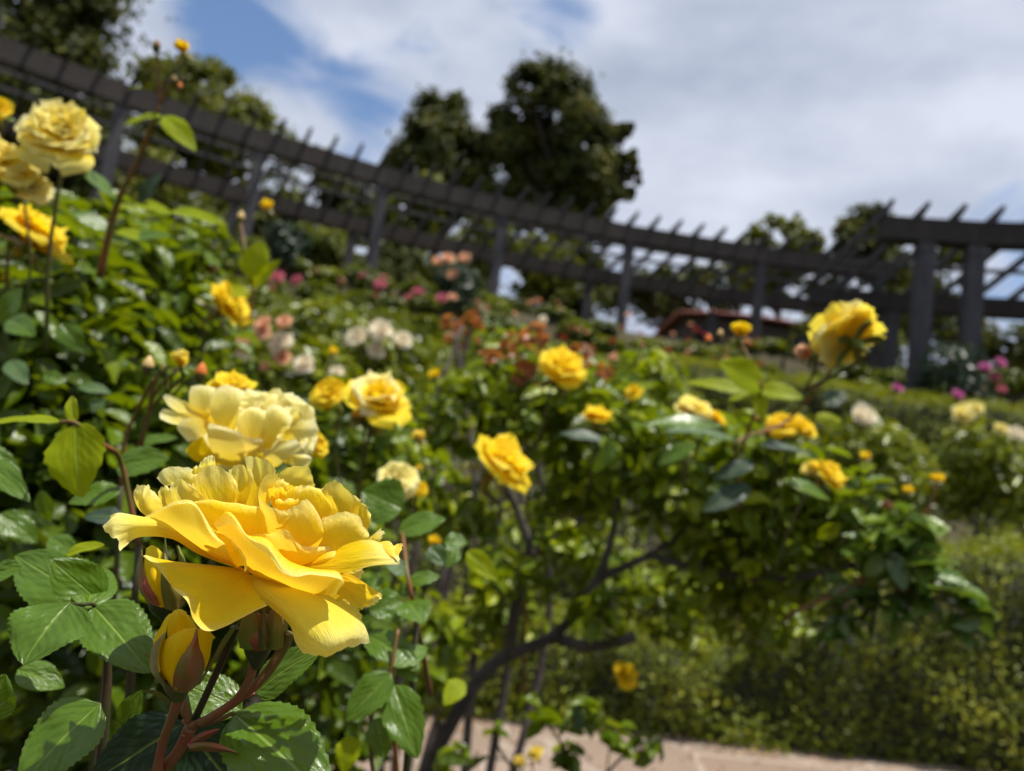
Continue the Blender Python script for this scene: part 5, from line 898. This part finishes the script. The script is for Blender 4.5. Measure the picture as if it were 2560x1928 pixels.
near_bush('rose_bush', 'glossy-leaved rose shoot reaching out over the hedge on the right', (gs[0], gs[1], 0),
    [(1960, 1150, 1.15, .055), (1900, 1200, 1.15, .055), (1990, 1250, 1.12, .06), (2060, 1300, 1.1, .045), (1840, 1300, 1.2, .05), (1930, 1310, 1.15, .05), (1800, 1380, 1.2, .035), (2080, 1340, 1.1, .03)],
    230, .048, 'gloss_leaf', [([(1700, 1330, 1.2), (1850, 1260, 1.18), (1950, 1180, 1.15), (2010, 1090, 1.15), (2020, 1050, 1.15)], .004, .002), ([(1850, 1260, 1.18), (1980, 1280, 1.12), (2070, 1310, 1.1)], .003, .0015)], 'stem_red', up=.9)
gk = Q(1250, 1760, 1.15)
near_bush('rose_shoot', 'low dark-leaved shoots hanging over the stone path at the bottom centre', (gk[0], gk[1], 0),
    [(1080, 1590, 1.1, .02), (1180, 1560, 1.1, .025), (1250, 1540, 1.1, .03), (1330, 1600, 1.15, .03), (1060, 1640, 1.1, .025), (1230, 1640, 1.1, .03), (1400, 1610, 1.2, .03), (980, 1640, 1.1, .03), (1130, 1500, 1.2, .03)],
    110, .036, 'rose_leaf', [([(1250, 1760, 1.15), (1230, 1640, 1.12), (1180, 1560, 1.1)], .003, .0015), ([(1250, 1760, 1.15), (1340, 1640, 1.15), (1450, 1580, 1.2)], .003, .0015), ([(1200, 1760, 1.15), (1100, 1650, 1.1), (1060, 1580, 1.1)], .003, .0015)], 'stem_dark', up=.9)
# --- single leaves large enough to tell apart, as shoots
def shoot(label, name, cat, loc, stems, lvs, group=None, sm='stem_red'):
    t = thing(name, label, cat, Q(*loc), group)
    for pts, r0, r1 in stems: MB().tube([Q(*q) for q in pts], list(np.linspace(r0, r1, len(pts))), 8, 6).build('stem', M[sm], t)
    if loc[2] < .8:                                                # the cane that carries the shoot, down to the soil
        a = Q(*loc); MB().tube([a, a+np.array([.01, .02, -.2]), np.array([a[0]+.03, a[1]+.06, 0])], [.0018, .003, .005], 8, 6).build('cane', M['stem_dark'], t)
    for l in lvs:
        (x0, y0, d0, x1, y1, d1, w, nv), rest = l[:8], l[8:]
        leaf(t, x0, y0, d0, x1, y1, d1, w, nv, rest[0] if rest else 'leaf_a', px=K, nr=22, nc=11, fold=rest[1] if len(rest) > 1 else .14)
    return t
shoot('leafy shoot at the left edge with a bright yellow-green back-lit leaf hanging down', 'leafy_shoot', 'leafy shoot', (300, 1180, .42), [([(300, 1180, .42), (262, 1000, .42), (225, 962, .40), (165, 915, .40), (130, 912, .40)], .0016, .001)],
    [(165, 915, .400, 168, 1072, .385, 33, (-.1, .5, .85), 'leaf_y', .12), (130, 912, .40, -40, 905, .39, 13, (.0, .95, .3), 'leaf_y', .2), (165, 912, .40, 148, 852, .41, 9, (-.3, .5, .8), 'leaf_y', .3), (250, 1010, .43, 360, 985, .43, 22, (.0, .6, .8)), (262, 1060, .42, 145, 1080, .41, 18, (0, .75, .65)), (262, 1120, .44, 180, 1110, .44, 15, (.1, .8, .5), 'leaf_d'),
     (-40, 990, .42, 58, 1072, .40, 15, (.2, .7, .7)), (-60, 960, .42, 45, 1020, .42, 14, (.3, .6, .7)), (160, 1190, .42, 235, 1180, .42, 6, (0, .9, .4), 'leaf_y'), (110, 1160, .46, 165, 1200, .45, 14, (.1, .7, .7)), (0, 1110, .5, 80, 1170, .5, 20, (.1, .7, .7)), (90, 1060, .5, 105, 1130, .5, 12, (0, .3, .9))])
shoot('tall red-stemmed shoot with yellow-green leaflets rising over the pergola on the left', 'rose_shoot', 'rose shoot', (215, 600, .86), [([(215, 600, .86), (250, 450, .85), (300, 340, .84), (345, 225, .82)], .0045, .002), ([(345, 225, .82), (342, 160, .81), (338, 110, .80)], .0018, .0012), ([(345, 225, .82), (368, 180, .81), (390, 130, .80)], .0018, .0014)],
    [(350, 250, .82, 268, 262, .80, 20, (-.1, .7, .7), 'leaf_y'), (355, 250, .82, 420, 318, .80, 26, (.35, .25, .9), 'leaf_y'), (335, 268, .82, 395, 262, .82, 14, (0, .8, .6), 'leaf_y'), (310, 190, .83, 275, 190, .83, 8, (0, .8, .5), 'leaf_y'), (250, 430, .85, 180, 365, .80, 42, (.1, .5, .85), 'leaf_a'), (300, 440, .85, 345, 370, .85, 20, (.2, .6, .7), 'leaf_d'), (290, 440, .85, 370, 455, .84, 22, (.1, .8, .6), 'leaf_y'),
     (370, 455, .84, 485, 475, .82, 22, (.1, .75, .65), 'leaf_y'), (250, 500, .9, 350, 520, .9, 26, (0, .8, .6), 'leaf_y'), (240, 500, .9, 150, 450, .88, 24, (0, .7, .7), 'leaf_a'), (260, 520, .9, 370, 500, .9, 24, (.2, .7, .6), 'leaf_a')])
shoot('shoot with a bright back-lit leaf against the green slope, left of centre', 'rose_shoot', 'rose shoot', (540, 700, 1.0), [([(540, 700, 1.0), (545, 620, 1.0), (530, 540, 1.0), (520, 480, 1.2)], .002, .0015)],
    [(540, 600, .97, 565, 520, .97, 42, (.1, .5, .85), 'leaf_y'), (545, 620, 1.0, 600, 560, .98, 24, (.3, .5, .8), 'leaf_y'), (540, 640, 1.0, 480, 620, 1.0, 24, (0, .7, .7), 'leaf_y')])
shoot('shoot with broad bright yellow-green leaflets below the cup-shaped golden rose', 'rose_shoot', 'rose shoot', (1600, 980, 1.0), [([(1600, 980, 1.0), (1640, 860, .98), (1640, 820, .98), (1600, 740, 1.05)], .0025, .0015)],
    [(1650, 835, .98, 1560, 780, .95, 46, (-.1, .35, .9), 'leaf_y'), (1640, 840, .98, 1735, 855, .95, 32, (.2, .5, .8), 'leaf_y'), (1630, 850, .98, 1480, 815, 1.0, 26, (-.1, .7, .6), 'leaf_y'), (1640, 850, .98, 1645, 905, .96, 22, (0, .3, .9), 'leaf_y'), (1640, 845, .98, 1575, 860, .97, 22, (0, .8, .5), 'leaf_y'), (1780, 870, 1.0, 1830, 850, 1.0, 26, (-.1, .4, .9), 'leaf_d'), (1760, 905, 1.0, 1820, 905, 1.0, 22, (0, .6, .7), 'leaf_y')])
shoot('shoot with a leaf glinting white in the sun, below the pale rose at centre right', 'rose_shoot', 'rose shoot', (1600, 1100, 1.0), [([(1600, 1100, 1.0), (1590, 990, .97), (1600, 950, .96), (1700, 910, 1.05), (1780, 820, 1.0), (1800, 770, .9)], .003, .0015)],
    [(1590, 950, .90, 1440, 915, .88, 34, (-.1, .95, .25), 'leaf_g', .05), (1560, 920, .95, 1390, 905, .93, 34, (.0, .85, .45), 'leaf_a'), (1640, 960, .95, 1760, 975, .95, 26, (0, .9, .3), 'leaf_d'), (1630, 1000, .95, 1540, 1030, .95, 26, (0, .7, .6), 'leaf_d'), (1620, 1050, .95, 1520, 1100, .93, 30, (0, .6, .7), 'leaf_d'), (1700, 1040, .95, 1800, 1075, .95, 28, (.1, .8, .5), 'leaf_a'), (1500, 960, 1.0, 1420, 1000, 1.0, 26, (0, .7, .7), 'leaf_a'), (1300, 950, 1.1, 1210, 930, 1.1, 26, (0, .8, .5), 'leaf_d'), (1330, 960, 1.1, 1280, 1020, 1.1, 26, (.1, .6, .7), 'leaf_a')])
shoot('cluster of shiny dark-green leaves right below the foreground rose', 'leafy_shoot', 'leafy shoot', (860, 1700, .42), [([(860, 1700, .42), (850, 1560, .42), (845, 1460, .42), (860, 1360, .43)], .0016, .001)],
    [(845, 1455, .415, 745, 1555, .40, 21, (-.15, .5, .85)), (850, 1480, .415, 900, 1635, .39, 24, (.1, .4, .9)), (850, 1440, .42, 925, 1390, .44, 15, (.1, .75, .6)), (855, 1430, .43, 900, 1470, .42, 9, (0, .5, .8)), (815, 1550, .43, 830, 1640, .42, 17, (0, .4, .9)), (790, 1370, .44, 905, 1440, .42, 20, (.1, .7, .7)), (740, 1400, .46, 800, 1330, .46, 17, (.1, .6, .8)), (760, 1590, .45, 740, 1670, .44, 16, (0, .5, .8), 'leaf_y'), (1000, 1470, .6, 960, 1520, .58, 18, (0, .5, .8), 'leaf_y')])
shoot('sunlit leaf pairs just right of the foreground rose', 'leafy_shoot', 'leafy shoot', (900, 1340, .46), [([(930, 1500, .5), (900, 1340, .46), (880, 1240, .46), (870, 1150, .5)], .0018, .0012)],
    [(860, 1150, .50, 960, 1115, .50, 22, (0, .8, .6)), (870, 1100, .50, 780, 1060, .5, 34, (0, .4, .9), 'leaf_a'), (960, 1170, .5, 1010, 1170, .5, 14, (0, .7, .7), 'leaf_a'), (930, 1180, .48, 960, 1220, .47, 14, (-.3, .6, .7), 'leaf_g'), (985, 1180, .48, 965, 1225, .47, 12, (.3, .6, .7)), (880, 1240, .46, 830, 1210, .46, 12, (0, .8, .5), 'leaf_g'), (880, 1260, .46, 950, 1240, .46, 13, (.1, .8, .5)), (870, 1300, .45, 800, 1320, .44, 22, (0, .4, .9)), (880, 1300, .45, 915, 1340, .43, 22, (.4, .3, .85)),
     (1010, 1190, .6, 1075, 1255, .58, 18, (0, .3, .9), 'leaf_y'), (790, 1260, .5, 830, 1250, .5, 12, (0, .7, .6)), (860, 1280, .46, 900, 1270, .46, 10, (0, .6, .7))])
shoot('reddish fork of young stems between the left foliage and the pale yellow rose', 'rose_shoot', 'rose shoot', (262, 1050, .58), [([(262, 1050, .58), (270, 950, .58), (300, 880, .58), (330, 820, .56)], .0018, .0012), ([(290, 1000, .6), (320, 900, .58), (332, 830, .56), (352, 800, .56)], .0017, .0012), ([(300, 1000, .6), (330, 860, .57), (385, 800, .56)], .0014, .001)],
    [(300, 960, .6, 380, 940, .6, 16, (0, .8, .5)), (130, 700, .75, 180, 760, .75, 26, (0, .5, .8)), (0, 700, .7, 40, 620, .7, 26, (.1, .5, .8)), (20, 690, .68, 70, 720, .66, 24, (.1, .5, .85)), (20, 780, .7, 55, 825, .68, 20, (.2, .6, .7), 'leaf_g'), (95, 810, .7, 140, 825, .7, 15, (0, .6, .8)), (170, 835, .65, 240, 845, .65, 15, (0, .8, .5), 'leaf_g'), (220, 860, .65, 200, 890, .64, 15, (0, .8, .5), 'leaf_g')])

near_bush('rose_bush', 'coppery red new shoots topping the middle rose bush beside the golden rose', (Q(1130, 1500, 1.6)[0], Q(1130, 1500, 1.6)[1], 0),
    [(1120, 745, 1.55, .035), (1165, 725, 1.5, .03), (1250, 765, 1.5, .03), (1060, 780, 1.6, .03), (1130, 800, 1.5, .03), (1300, 800, 1.5, .025)], 80, .034, 'red_leaf', [([(1130, 1500, 1.6), (1140, 1000, 1.6), (1130, 760, 1.55)], .005, .002), ([(1140, 1000, 1.6), (1220, 850, 1.5), (1250, 760, 1.5)], .003, .0015)], 'stem_red')
